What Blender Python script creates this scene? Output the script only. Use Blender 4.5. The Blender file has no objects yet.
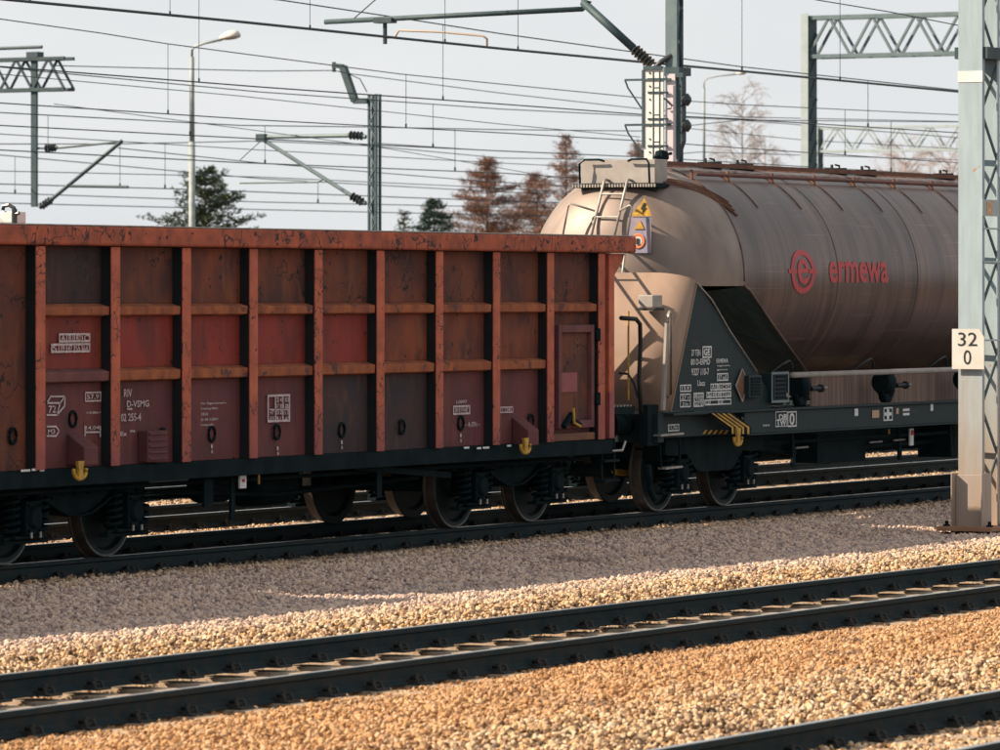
import bpy, bmesh, math, random
from mathutils import Vector, Matrix
random.seed(7)
R = math.radians
# ---------------------------------------------------------------- scene, camera, light
scene = bpy.context.scene
F = 5200.0; PH = math.atan(2830/F); c_, s_ = math.cos(PH), math.sin(PH); H = 2.54; HZ = 290.0
cam = bpy.data.cameras.new('camera'); camo = bpy.data.objects.new('camera', cam); scene.collection.objects.link(camo)
camo.location = (0, 0, H); camo.rotation_euler = (R(90), 0, PH - R(90))
cam.sensor_width = 36; cam.lens = 36*F/1000; cam.shift_y = -(375-HZ)/1000
cam.clip_start = 0.5; cam.clip_end = 6000
cam.dof.use_dof = True; cam.dof.focus_distance = 54; cam.dof.aperture_fstop = 6.3
scene.camera = camo
BETA, ELEV = R(57), R(35)
sd = Vector((-math.cos(BETA)*math.cos(ELEV), math.sin(BETA)*math.cos(ELEV), math.sin(ELEV)))   # towards the sun
sun = bpy.data.lights.new('sun', 'SUN'); sun.energy = 5.0; sun.angle = R(0.5); sun.color = (1, .83, .64)
suno = bpy.data.objects.new('sun', sun); scene.collection.objects.link(suno)
suno.rotation_euler = sd.to_track_quat('Z', 'Y').to_euler()
w = bpy.data.worlds.new('World'); scene.world = w; w.use_nodes = True
nt = w.node_tree; nt.nodes.clear()
out = nt.nodes.new('ShaderNodeOutputWorld'); bg = nt.nodes.new('ShaderNodeBackground')
sky = nt.nodes.new('ShaderNodeTexSky'); sky.sky_type = 'NISHITA'; sky.sun_disc = False
sky.sun_elevation = ELEV; sky.sun_rotation = math.atan2(sd.x, sd.y); sky.dust_density = 2.0
# thin bright cloud layer over the clear sky: mostly even, faint streaks
tc = nt.nodes.new('ShaderNodeTexCoord'); mp = nt.nodes.new('ShaderNodeMapping'); mp.inputs['Scale'].default_value = (3, 3, 11)
nz = nt.nodes.new('ShaderNodeTexNoise'); nz.inputs['Scale'].default_value = 2.2; nz.inputs['Detail'].default_value = 5
rmp = nt.nodes.new('ShaderNodeValToRGB')
rmp.color_ramp.elements[0].position = .3; rmp.color_ramp.elements[0].color = (4.55, 4.72, 4.86, 1)
rmp.color_ramp.elements[1].position = .7; rmp.color_ramp.elements[1].color = (5.25, 5.30, 5.32, 1)
mx = nt.nodes.new('ShaderNodeMix'); mx.data_type = 'RGBA'; mx.inputs['Factor'].default_value = .95
nt.links.new(tc.outputs['Generated'], mp.inputs['Vector']); nt.links.new(mp.outputs[0], nz.inputs['Vector'])
nt.links.new(nz.outputs['Fac'], rmp.inputs[0]); nt.links.new(sky.outputs[0], mx.inputs[6]); nt.links.new(rmp.outputs[0], mx.inputs[7])
sz = nt.nodes.new('ShaderNodeSeparateXYZ'); nt.links.new(tc.outputs['Generated'], sz.inputs[0])
el_ = nt.nodes.new('ShaderNodeMapRange'); nt.links.new(sz.outputs[2], el_.inputs[0])
for i_, v_ in enumerate((.12, .85, 1.0, .58)): el_.inputs[i_+1].default_value = v_
vm = nt.nodes.new('ShaderNodeVectorMath'); vm.operation = 'SCALE'; nt.links.new(mx.outputs[2], vm.inputs[0]); nt.links.new(el_.outputs[0], vm.inputs['Scale'])
nt.links.new(vm.outputs[0], bg.inputs[0]); nt.links.new(bg.outputs[0], out.inputs[0])
bg.inputs[1].default_value = .1
scene.view_settings.view_transform = 'Standard'; scene.view_settings.look = 'None'
scene.view_settings.exposure = .75; scene.view_settings.gamma = 1
scene.render.engine = 'CYCLES'

# ---------------------------------------------------------------- helpers
def XY(px, Y):
    t = (px-500)/F; return Y*(c_+t*s_)/(s_-t*c_)
def P(px, py, Y):
    x = XY(px, Y); return Vector((x, Y, H-(py-HZ)*(x*c_+Y*s_)/F))
def PX(px, py, X):                      # same, on a plane across the track
    t = (px-500)/F; y = X*(s_-t*c_)/(c_+t*s_); return Vector((X, y, H-(py-HZ)*(X*c_+y*s_)/F))
def SC(px, Y):
    return F/(XY(px, Y)*c_+Y*s_)
coll = scene.collection

def mat(name, c1, c2=None, scale=6, rough=.7, metal=0, stretch=(1, 1, 1), detail=6, lo=.35, hi=.65, bump=0, bscale=40,
        spots=None, spot_scale=14, spot_amt=.62, scratch=None, sc_scale=3.5, sc_w=.02, spec=.4, extra=None):
    m = bpy.data.materials.new(name); m.use_nodes = True; n = m.node_tree; N = n.nodes; L = n.links
    b = N['Principled BSDF']; b.inputs['Roughness'].default_value = rough; b.inputs['Metallic'].default_value = metal
    b.inputs['Specular IOR Level'].default_value = spec
    geo = N.new('ShaderNodeNewGeometry'); mp = N.new('ShaderNodeMapping'); mp.inputs['Scale'].default_value = stretch
    L.new(geo.outputs['Position'], mp.inputs['Vector'])
    col = N.new('ShaderNodeRGB'); col.outputs[0].default_value = (*c1, 1); cur = col.outputs[0]
    def mixin(fac, color):
        nonlocal cur
        x = N.new('ShaderNodeMix'); x.data_type = 'RGBA'; L.new(fac, x.inputs['Factor']); L.new(cur, x.inputs[6])
        x.inputs[7].default_value = (*color, 1); cur = x.outputs[2]
    def ramp(src, a, z, inv=False):
        r = N.new('ShaderNodeMapRange'); L.new(src, r.inputs[0]); r.inputs[1].default_value = a; r.inputs[2].default_value = z
        r.inputs[3].default_value = 1 if inv else 0; r.inputs[4].default_value = 0 if inv else 1; return r.outputs[0]
    def noise(sc, det=5, dist=0, vec=None):
        t = N.new('ShaderNodeTexNoise'); t.inputs['Scale'].default_value = sc; t.inputs['Detail'].default_value = det
        t.inputs['Distortion'].default_value = dist; L.new(vec or mp.outputs[0], t.inputs['Vector']); return t.outputs['Fac']
    if c2: mixin(ramp(noise(scale, detail), lo, hi), c2)
    if extra: cur = extra(N, L, geo, cur, noise, ramp) or cur
    if spots:
        mixin(ramp(noise(spot_scale, 4, .3, geo.outputs['Position']), spot_amt, spot_amt+.05), spots)
    if scratch:
        mm = N.new('ShaderNodeMapping'); L.new(geo.outputs['Position'], mm.inputs['Vector']); mm.inputs['Location'].default_value = (1.3, 0, .7); klo = .42 if name == 'cap_orange' else .47
        nn = N.new('ShaderNodeTexNoise'); nn.inputs['Scale'].default_value = 3.1; nn.inputs['Detail'].default_value = 3; L.new(mm.outputs[0], nn.inputs['Vector'])
        add = N.new('ShaderNodeVectorMath'); add.operation = 'MULTIPLY_ADD'; L.new(nn.outputs['Color'], add.inputs[0]); add.inputs[1].default_value = (.9, .9, .9); L.new(mm.outputs[0], add.inputs[2])
        vo = N.new('ShaderNodeTexVoronoi'); vo.feature = 'DISTANCE_TO_EDGE'; vo.inputs['Scale'].default_value = sc_scale; L.new(add.outputs[0], vo.inputs['Vector'])
        e = ramp(vo.outputs['Distance'], sc_w*.4, sc_w, True); k = ramp(noise(1.7, 2, 0, geo.outputs['Position']), klo, klo+.08)
        mu = N.new('ShaderNodeMath'); mu.operation = 'MULTIPLY'; L.new(e, mu.inputs[0]); L.new(k, mu.inputs[1])
        mixin(mu.outputs[0], scratch)
    L.new(cur, b.inputs['Base Color'])
    if bump:
        bp = N.new('ShaderNodeBump'); bp.inputs['Strength'].default_value = bump; bp.inputs['Distance'].default_value = .01
        L.new(noise(bscale, 4, 0, geo.outputs['Position']), bp.inputs['Height']); L.new(bp.outputs[0], b.inputs['Normal'])
    return m

def tag(o, label=None, cat=None, group=None, kind=None):
    if label: o['label'] = label
    if cat: o['category'] = cat
    if group: o['group'] = group
    if kind: o['kind'] = kind
    return o
def thing(name, label, cat, loc, group=None):
    o = bpy.data.objects.new(name, None); coll.objects.link(o); o.location = loc; o.empty_display_size = .2
    return tag(o, label, cat, group)
def origin(o):
    v = Vector((0, 0, 0))
    while o: v = v + o.location; o = o.parent
    return v
def copy_tree(o, parent=None):
    n = o.copy(); coll.objects.link(n); n.parent = parent
    for ch in [q for q in coll.objects if q.parent == o and q is not n]: copy_tree(ch, n)
    return n

class MB:
    def __init__(s): s.v = []; s.f = []; s.m = []; s.mi = 0
    def add(s, vs, fs):
        n = len(s.v); s.v += [tuple(v) for v in vs]; s.f += [tuple(i+n for i in f) for f in fs]; s.m += [s.mi]*len(fs); return s
    def box(s, x0, x1, y0, y1, z0, z1):
        return s.add([(x, y, z) for x in (x0, x1) for y in (y0, y1) for z in (z0, z1)],
                     [(0, 1, 3, 2), (4, 6, 7, 5), (0, 4, 5, 1), (2, 3, 7, 6), (0, 2, 6, 4), (1, 5, 7, 3)])
    def bar(s, p, q, a=.05, b=None, up=(0, 0, 1)):
        p, q = Vector(p), Vector(q); b = b or a; d = (q-p).normalized(); u = Vector(up)
        if abs(d.dot(u)) > .97: u = Vector((0, 1, 0))
        r = d.cross(u).normalized(); u = r.cross(d)
        vs = [e+r*i*a/2+u*j*b/2 for e in (p, q) for i, j in ((-1, -1), (1, -1), (1, 1), (-1, 1))]
        return s.add(vs, [(3, 2, 1, 0), (4, 5, 6, 7), (0, 1, 5, 4), (1, 2, 6, 5), (2, 3, 7, 6), (3, 0, 4, 7)])
    def tube(s, pts, r, n=8, r2=None):
        pts = [Vector(p) for p in pts]; m = len(pts); rings = []
        for i, p in enumerate(pts):
            d = (pts[min(i+1, m-1)]-pts[max(i-1, 0)]).normalized(); u = Vector((0, 0, 1)) if abs(d.z) < .95 else Vector((1, 0, 0))
            a = d.cross(u).normalized(); b = a.cross(d); rr = r if r2 is None else r+(r2-r)*i/(m-1)
            rings.append([p+(a*math.cos(t)+b*math.sin(t))*rr for t in [2*math.pi*k/n for k in range(n)]])
        vs = [v for g in rings for v in g]
        fs = [(i*n+k, i*n+(k+1) % n, (i+1)*n+(k+1) % n, (i+1)*n+k) for i in range(m-1) for k in range(n)]
        fs += [tuple(range(n))[::-1], tuple((m-1)*n+k for k in range(n))]
        return s.add(vs, fs)
    def prism(s, pts, y0, y1):            # outline in x,z pushed along y
        n = len(pts); vs = [(x, y0, z) for x, z in pts]+[(x, y1, z) for x, z in pts]
        return s.add(vs, [tuple(range(n)), tuple(range(2*n-1, n-1, -1))]+[(i, i+n, (i+1) % n+n, (i+1) % n) for i in range(n)])
    def prismx(s, pts, x0, x1):           # outline in y,z pushed along x
        n = len(pts); vs = [(x0, y, z) for y, z in pts]+[(x1, y, z) for y, z in pts]
        return s.add(vs, [tuple(range(n)), tuple(range(2*n-1, n-1, -1))]+[(i, i+n, (i+1) % n+n, (i+1) % n) for i in range(n)])
    def lathe(s, prof, centre, axis='y', n=40):
        cx, cy, cz = centre; m = len(prof); vs = []
        for k in range(n):
            a = 2*math.pi*k/n; ca, sa = math.cos(a), math.sin(a)
            for r, h in prof:
                vs.append((cx+r*ca, cy+h, cz+r*sa) if axis == 'y' else (cx+r*ca, cy+r*sa, cz+h) if axis == 'z' else (cx+h, cy+r*ca, cz+r*sa))
        fs = [(k*m+i, k*m+i+1, ((k+1) % n)*m+i+1, ((k+1) % n)*m+i) for k in range(n) for i in range(m-1)]
        return s.add(vs, fs)
    def build(s, name, mats, parent=None, bevel=0, smooth=False, loc=None):
        me = bpy.data.meshes.new(name); o0 = origin(parent) if parent else Vector(loc or (0, 0, 0))
        me.from_pydata([tuple(Vector(v)-o0) for v in s.v], [], s.f)
        if not isinstance(mats, (list, tuple)): mats = [mats]
        for m in mats: me.materials.append(m)
        me.polygons.foreach_set('material_index', s.m)
        bm = bmesh.new(); bm.from_mesh(me); bmesh.ops.recalc_face_normals(bm, faces=bm.faces); bm.to_mesh(me); bm.free()
        if smooth: me.polygons.foreach_set('use_smooth', [True]*len(me.polygons))
        o = bpy.data.objects.new(name, me); coll.objects.link(o); o.parent = parent
        if not parent and loc: o.location = loc
        if bevel:
            bv = o.modifiers.new('bevel', 'BEVEL'); bv.width = bevel; bv.segments = 2; bv.limit_method = 'ANGLE'; bv.harden_normals = False
        if smooth == 'auto':
            bm = bmesh.new(); bm.from_mesh(me)
            for e in bm.edges:
                e.smooth = len(e.link_faces) == 2 and e.calc_face_angle(0) < R(35)
            bm.to_mesh(me); bm.free()
        return o

def text_mesh(body, size, bold=0):
    cu = bpy.data.curves.new('t', 'FONT'); cu.body = body; cu.size = size; cu.offset = bold; cu.resolution_u = 3
    o = bpy.data.objects.new('t', cu); coll.objects.link(o)
    dg = bpy.context.evaluated_depsgraph_get(); dg.update(); me = bpy.data.meshes.new_from_object(o.evaluated_get(dg))
    bpy.data.objects.remove(o); bpy.data.curves.remove(cu)
    vs = [v.co.copy() for v in me.vertices]; fs = [tuple(p.vertices) for p in me.polygons]; bpy.data.meshes.remove(me)
    return vs, fs
def lettering(mb, body, x0, x1, z0, z1, Y, bold=.0):
    """text filling the rectangle x0..x1, z0..z1 on the side plane at Y"""
    vs, fs = text_mesh(body, 1, bold)
    if not vs: return
    ax, bx = min(v.x for v in vs), max(v.x for v in vs); az, bz = min(v.y for v in vs), max(v.y for v in vs)
    mb.add([(x0+(v.x-ax)/(bx-ax)*(x1-x0), Y, z0+(v.y-az)/(bz-az)*(z1-z0)) for v in vs], fs)
def frame_rect(mb, x0, x1, z0, z1, Y, t=.012):
    for a, b, c, d in ((x0, x1, z0, z0+t), (x0, x1, z1-t, z1), (x0, x0+t, z0+t, z1-t), (x1-t, x1, z0+t, z1-t)):
        mb.box(a, b, Y-.002, Y, c, d)

# ---------------------------------------------------------------- materials
M = {}
def height_dirt(color, z0, z1, amt=1.0):
    def f(N, L, geo, cur, noise, ramp):
        sp = N.new('ShaderNodeSeparateXYZ'); L.new(geo.outputs['Position'], sp.inputs[0])
        ad = N.new('ShaderNodeMath'); ad.operation = 'MULTIPLY_ADD'; L.new(noise(3, 4), ad.inputs[0]); ad.inputs[1].default_value = abs(z1-z0)*1.0; L.new(sp.outputs[2], ad.inputs[2])
        fac = ramp(ad.outputs[0], z0+abs(z1-z0)*.5, z1+abs(z1-z0)*.5, True)
        mu = N.new('ShaderNodeMath'); mu.operation = 'MULTIPLY'; mu.inputs[1].default_value = amt; L.new(fac, mu.inputs[0])
        x = N.new('ShaderNodeMix'); x.data_type = 'RGBA'; L.new(mu.outputs[0], x.inputs['Factor']); L.new(cur, x.inputs[6]); x.inputs[7].default_value = (*color, 1)
        return x.outputs[2]
    return f
M['cap'] = mat('cap_orange', (.48, .115, .055), (.26, .07, .042), 6, .75, spots=(.03, .022, .024), spot_scale=9, spot_amt=.64, scratch=(.05, .028, .028), sc_scale=3.6, sc_w=.05, bump=.3)
M['post'] = mat('post_orange', (.56, .145, .078), (.37, .095, .056), 4, .75, spots=(.07, .03, .03), spot_scale=17, spot_amt=.66, scratch=(.05, .03, .03), sc_scale=4, sc_w=.03, bump=.25, extra=height_dirt((.24, .07, .08), 1.0, 1.5, .6))
M['rail_rust'] = mat('crossbar_rust', (.40, .125, .045), (.22, .065, .035), 7, .8, stretch=(1, 1, .4), spots=(.11, .05, .045), spot_scale=6, spot_amt=.6, bump=.3)
M['crossbar_purple'] = mat('crossbar_purple', (.13, .048, .054), (.18, .07, .062), 6, .8, bump=.3)
def runs(dark, rust):
    def f(N, L, geo, cur, noise, ramp):
        def mixin(cur, fac, col):
            x = N.new('ShaderNodeMix'); x.data_type = 'RGBA'; L.new(fac, x.inputs['Factor']); L.new(cur, x.inputs[6]); x.inputs[7].default_value = (*col, 1); return x.outputs[2]
        m1 = N.new('ShaderNodeMapping'); m1.inputs['Scale'].default_value = (3.2, 1, .7); L.new(geo.outputs['Position'], m1.inputs['Vector'])
        cur = mixin(cur, ramp(noise(1.5, 6, .6, m1.outputs[0]), .48, .86), dark)
        m2 = N.new('ShaderNodeMapping'); m2.inputs['Scale'].default_value = (5, 1, 1.1); m2.inputs['Location'].default_value = (3, 0, 5); L.new(geo.outputs['Position'], m2.inputs['Vector'])
        return mixin(cur, ramp(noise(1.3, 6, .9, m2.outputs[0]), .56, .78), rust)
    return f
PANEL = [
 mat('panel_brown', (.075, .030, .026), (.19, .055, .028), 1.9, .8, spots=(.02, .017, .02), spot_scale=5, spot_amt=.65, scratch=(.02, .016, .018), sc_scale=2.2, sc_w=.026, bump=.4, bscale=9, extra=runs((.030, .022, .026), (.17, .07, .035))),
 mat('panel_dark', (.036, .024, .026), (.075, .032, .027), 2.0, .8, spots=(.015, .016, .02), spot_scale=6, spot_amt=.65, scratch=(.02, .016, .018), sc_scale=2.0, sc_w=.026, bump=.4, bscale=9, extra=runs((.020, .018, .022), (.12, .045, .03))),
 mat('panel_red', (.27, .032, .022), (.17, .028, .022), 1.8, .7, spots=(.035, .016, .02), spot_scale=12, spot_amt=.66, bump=.35, bscale=9, extra=runs((.07, .02, .022), (.24, .06, .03))),
 mat('panel_rust', (.24, .062, .028), (.095, .032, .028), 1.9, .8, spots=(.03, .016, .02), spot_scale=12, spot_amt=.65, bump=.4, bscale=9, extra=runs((.030, .020, .024), (.22, .09, .04))),
 mat('panel_purple', (.150, .044, .043), (.108, .034, .036), 2.4, .75, spots=(.04, .02, .022), spot_scale=18, spot_amt=.68, bump=.35, bscale=9, extra=runs((.060, .027, .034), (.16, .055, .045))),
 mat('panel_grey', (.036, .030, .035), (.062, .032, .033), 2.2, .8, spots=(.15, .055, .035), spot_scale=7, spot_amt=.70, bump=.35, bscale=9, extra=runs((.024, .021, .027), (.12, .05, .035)))]
M['flank_shade'] = mat('post_flank_shade', (.004, .012, .016), (.014, .015, .018), 5, .85)  # near-black tone paints shade onto the left flanks of the posts
M['pink'] = mat('faded_pink_paint', (.34, .105, .105), (.26, .085, .09), 6, .75, bump=.2)
M['tanrust'] = mat('tan_rust', (.20, .10, .055), (.14, .06, .05), 5, .85)
M['under'] = mat('underframe_grime', (.0028, .0115, .0155), (.009, .019, .022), 5, .8, bump=.3, spec=.10)
M['tyre'] = mat('wheel_steel', (.006, .017, .021), (.018, .027, .028), 6, .6, metal=.1, spec=.2)
M['tread'] = mat('wheel_tread', (.085, .062, .048), (.045, .042, .038), 9, .5, metal=.3)
M['rim'] = mat('wheel_rim', (.11, .12, .115), (.06, .07, .07), 9, .45, metal=.4)
M['yellow'] = mat('yellow_paint', (.62, .36, .04), (.38, .22, .04), 12, .6)
M['white'] = mat('white_paint', (.62, .52, .52), (.42, .34, .34), 22, .7)
M['whitet'] = mat('white_marking', (.80, .80, .80), (.55, .57, .57), 26, .7)
M['black'] = mat('black_rubber', (.012, .018, .02), None, rough=.6)
M['steel'] = mat('bare_steel', (.42, .40, .37), (.28, .26, .24), 9, .45, metal=.4)
M['green'] = mat('dark_green_paint', (.012, .032, .038), (.022, .033, .035), 6, .6, stretch=(3, 1, .3), bump=.1, spec=.2, spots=(.05, .045, .04), spot_scale=7, spot_amt=.66)
M['railside'] = mat('rail_side', (.013, .030, .037), (.030, .035, .035), 8, .8, bump=.3, spec=.15)
M['railtop'] = mat('rail_head', (.50, .54, .56), (.36, .36, .35), 9, .35, metal=.7)
M['concrete'] = mat('sleeper_concrete', (.44, .35, .26), (.34, .24, .16), 9, .9, spots=(.16, .12, .09), spot_scale=15, spot_amt=.62, bump=.5)
M['clip'] = mat('rail_clip', (.014, .019, .020), (.03, .027, .024), 20, .7)
M['wire'] = mat('wire_dark', (.03, .055, .065), None, rough=.5, metal=.3)
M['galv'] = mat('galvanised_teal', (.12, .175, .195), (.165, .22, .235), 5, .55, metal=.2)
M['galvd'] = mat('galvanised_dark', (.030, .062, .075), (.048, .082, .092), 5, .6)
M['galvl'] = mat('galvanised_light', (.42, .50, .52), (.36, .43, .44), 4, .55)
M['lamp'] = mat('lamp_pole_paint', (.36, .40, .40), (.26, .30, .30), 5, .6)
M['mastface'] = mat('mast_paint', (.36, .46, .51), (.31, .395, .435), 4, .6, stretch=(3, 3, .5), spots=(.42, .20, .08), spot_scale=5, spot_amt=.70, extra=height_dirt((.34, .22, .14), .2, 2.2, .75), bump=.15)
M['signw'] = mat('white_board', (.66, .66, .64), (.60, .56, .50), 6, .6)
M['whitemast'] = mat('white_mast_paint', (.80, .80, .78), (.70, .70, .68), 5, .6)
M['ceramic'] = mat('insulator_brown', (.04, .05, .055), None, rough=.3)
M['ashy'] = mat('platform_grey', (.40, .37, .34), (.33, .30, .28), 6, .7)
M['redlogo'] = mat('faded_red', (.60, .075, .085), (.44, .075, .08), 8, .6, stretch=(3, 1, .3))
M['blueplate'] = mat('faded_blue_plate', (.20, .22, .33), (.34, .27, .30), 9, .6)
M['needle'] = mat('needles_green', (.07, .115, .065), (.11, .14, .075), 1.2, .8)
M['needled'] = mat('needles_dark', (.045, .095, .075), (.07, .12, .08), 1.2, .8)
M['larch'] = mat('larch_brown', (.36, .22, .165), (.23, .14, .105), .9, .9)
M['bark'] = mat('bark', (.09, .07, .055), (.14, .11, .09), 5, .9)
M['birch'] = mat('birch_twigs', (.42, .37, .36), (.32, .28, .28), 2, .9)
M['soil'] = mat('ground_soil', (.16, .12, .08), (.10, .09, .06), .4, .95, bump=.4, bscale=8)

M['floor'] = mat('hopper_floor', (.075, .125, .135), (.04, .075, .085), 3, .6, stretch=(.6, 3, .6))
# tank shell: dirty brownish enamel with streaks that run round the barrel
def tank_streaks(N, L, geo, cur, noise, ramp):
    def mixin(cur, fac, col):
        x = N.new('ShaderNodeMix'); x.data_type = 'RGBA'; L.new(fac, x.inputs['Factor']); L.new(cur, x.inputs[6]); x.inputs[7].default_value = (*col, 1); return x.outputs[2]
    m1 = N.new('ShaderNodeMapping'); m1.inputs['Scale'].default_value = (11, .25, .5); L.new(geo.outputs['Position'], m1.inputs['Vector'])
    a = ramp(noise(2.2, 6, .15, m1.outputs[0]), .40, .75)
    cur = mixin(cur, a, (.075, .050, .044))
    m4 = N.new('ShaderNodeMapping'); m4.inputs['Scale'].default_value = (3.0, .2, .5); m4.inputs['Location'].default_value = (7, 0, 2); L.new(geo.outputs['Position'], m4.inputs['Vector'])
    cur = mixin(cur, ramp(noise(1.2, 4, .2, m4.outputs[0]), .48, .70), (.055, .040, .038))
    m2 = N.new('ShaderNodeMapping'); m2.inputs['Scale'].default_value = (2.6, .3, .35); L.new(geo.outputs['Position'], m2.inputs['Vector'])
    cur = mixin(cur, ramp(noise(1.6, 5, 0, m2.outputs[0]), .5, .72), (.115, .082, .08))
    m3 = N.new('ShaderNodeMapping'); m3.inputs['Scale'].default_value = (.4, 1, 22); L.new(geo.outputs['Position'], m3.inputs['Vector'])
    cur = mixin(cur, ramp(noise(2, 3, 0, m3.outputs[0]), .62, .8), (.30, .215, .175))
    return cur
M['tank'] = mat('tank_shell', (.185, .122, .098), (.125, .088, .080), 1.1, .36, metal=.48, extra=tank_streaks, bump=.05, bscale=14, spec=.5)
M['dome'] = mat('tank_end', (.33, .26, .22), (.19, .15, .135), 1.3, .5, metal=.22, lo=.3, hi=.75, detail=8, extra=runs((.16, .12, .105), (.30, .23, .19)), bump=.08, bscale=10)
M['plate'] = mat('end_plate', (.36, .25, .185), (.26, .18, .14), 2, .75, stretch=(1, 1, .5), extra=runs((.22, .15, .115), (.30, .20, .14)))

# ---------------------------------------------------------------- ground
XC_Y = lambda y, m: (XY(-60, y)-m, XY(1060, y)+m)
def bed(y):
    pts = [(-60, -.6), (8, -.45), (10.2, -.27), (11, -.235), (14, -.235), (14.8, -.16), (16.5, -.165), (17.2, -.192), (17.75, -.218), (18.0, -.25), (19.4, -.25), (20.3, -.225), (20.9, -.13),
           (22.3, -.17), (23.2, -.22), (24.2, -.17), (24.5, -.15), (26.0, -.13), (26.6, -.19), (29.0, -.165), (29.6, -.17), (30.6, -.17), (31, -.2), (34, -.2), (36, -.25), (70, -.3), (400, -.3)]
    for (a, za), (b, zb) in zip(pts, pts[1:]):
        if a <= y <= b: return za+(zb-za)*(y-a)/(b-a)
    return -.5
g = MB(); g.add([(-600, -300, -.75), (3000, -300, -.75), (3000, 3000, -.75), (-600, 3000, -.75)], [(0, 1, 2, 3)])
tag(g.build('ground', M['soil']), kind='structure')
# ballast base sheet
def ballast_mat(inst):
    def f(N, L, geo, cur, noise, ramp):
        def mixc(a, b, fac):
            x = N.new('ShaderNodeMix'); x.data_type = 'RGBA'; L.new(fac, x.inputs['Factor'])
            for s, v in ((6, a), (7, b)):
                if isinstance(v, tuple): x.inputs[s].default_value = (*v, 1)
                else: L.new(v, x.inputs[s])
            return x.outputs[2]
        oi = N.new('ShaderNodeObjectInfo'); rnd = oi.outputs['Random']
        r = N.new('ShaderNodeValToRGB'); L.new(rnd, r.inputs[0]); el = r.color_ramp.elements
        el[0].color = (.64, .44, .26, 1); el[1].position = 1; el[1].color = (.10, .065, .045, 1)
        for p, c in ((.16, (.70, .52, .34)), (.30, (.56, .33, .15)), (.44, (.78, .63, .46)), (.56, (.50, .28, .12)), (.66, (.60, .46, .32)), (.74, (.34, .20, .11)), (.84, (.17, .11, .07))):
            e = el.new(p); e.color = (*c, 1)
        cur = r.outputs[0] if inst else mixc((.055, .038, .028), (.04, .028, .022), ramp(noise(9), .4, .6))
        # brake dust browns stones near rails; last band paints in train-shadow mauve
        sp = N.new('ShaderNodeSeparateXYZ'); L.new(geo.outputs['Position'], sp.inputs[0])
        for yc, hw, colr, am in ((18.65, 1.15, (.060, .045, .038), .88), (16.8, 1.9, (.46, .23, .09), .52), (28.4, 2.2, (.20, .16, .16), .6), (23.8, 2.8, (.66, .55, .555), .42)):
            su = N.new('ShaderNodeMath'); su.operation = 'SUBTRACT'; L.new(sp.outputs[1], su.inputs[0]); su.inputs[1].default_value = yc
            ab = N.new('ShaderNodeMath'); ab.operation = 'ABSOLUTE'; L.new(su.outputs[0], ab.inputs[0])
            nn = N.new('ShaderNodeMath'); nn.operation = 'MULTIPLY_ADD'; L.new(noise(1.2, 4), nn.inputs[0]); nn.inputs[1].default_value = 1.6; L.new(ab.outputs[0], nn.inputs[2])
            fac = ramp(nn.outputs[0], hw*.55+.8, hw+.8, True)
            mu = N.new('ShaderNodeMath'); mu.operation = 'MULTIPLY'; mu.inputs[1].default_value = am; L.new(fac, mu.inputs[0])
            cur = mixc(cur, colr, mu.outputs[0])
        cur = mixc(cur, (.17, .12, .10), (lambda q: q)(ramp(noise(1.1, 5, .4), .56, .95)))
        return cur
    return mat('ballast_stone' if inst else 'ballast_fines', (.5, .4, .3), None, rough=.92, extra=f, bump=.25 if inst else .6, bscale=60, spec=.2)
M['stone'] = ballast_mat(True); M['fines'] = ballast_mat(False)
ys = [-20, 0, 6, 8, 9.5, 10.2, 11, 12.5, 14, 14.8, 16.2, 16.5, 17.2, 17.75, 18, 19.4, 20.3, 20.9, 22.5, 24.5, 26, 26.6, 29, 29.6, 30.6, 31, 34, 36, 44, 70, 120]
g = MB(); xs_ = (-30, 20, 40, 60, 90, 220)
g.add([(x, y, bed(y)-.035) for y in ys for x in xs_], [(i*6+k, i*6+k+1, (i+1)*6+k+1, (i+1)*6+k) for i in range(len(ys)-1) for k in range(5)])
tag(g.build('ballast_bed', M['fines']), kind='structure')
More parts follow.
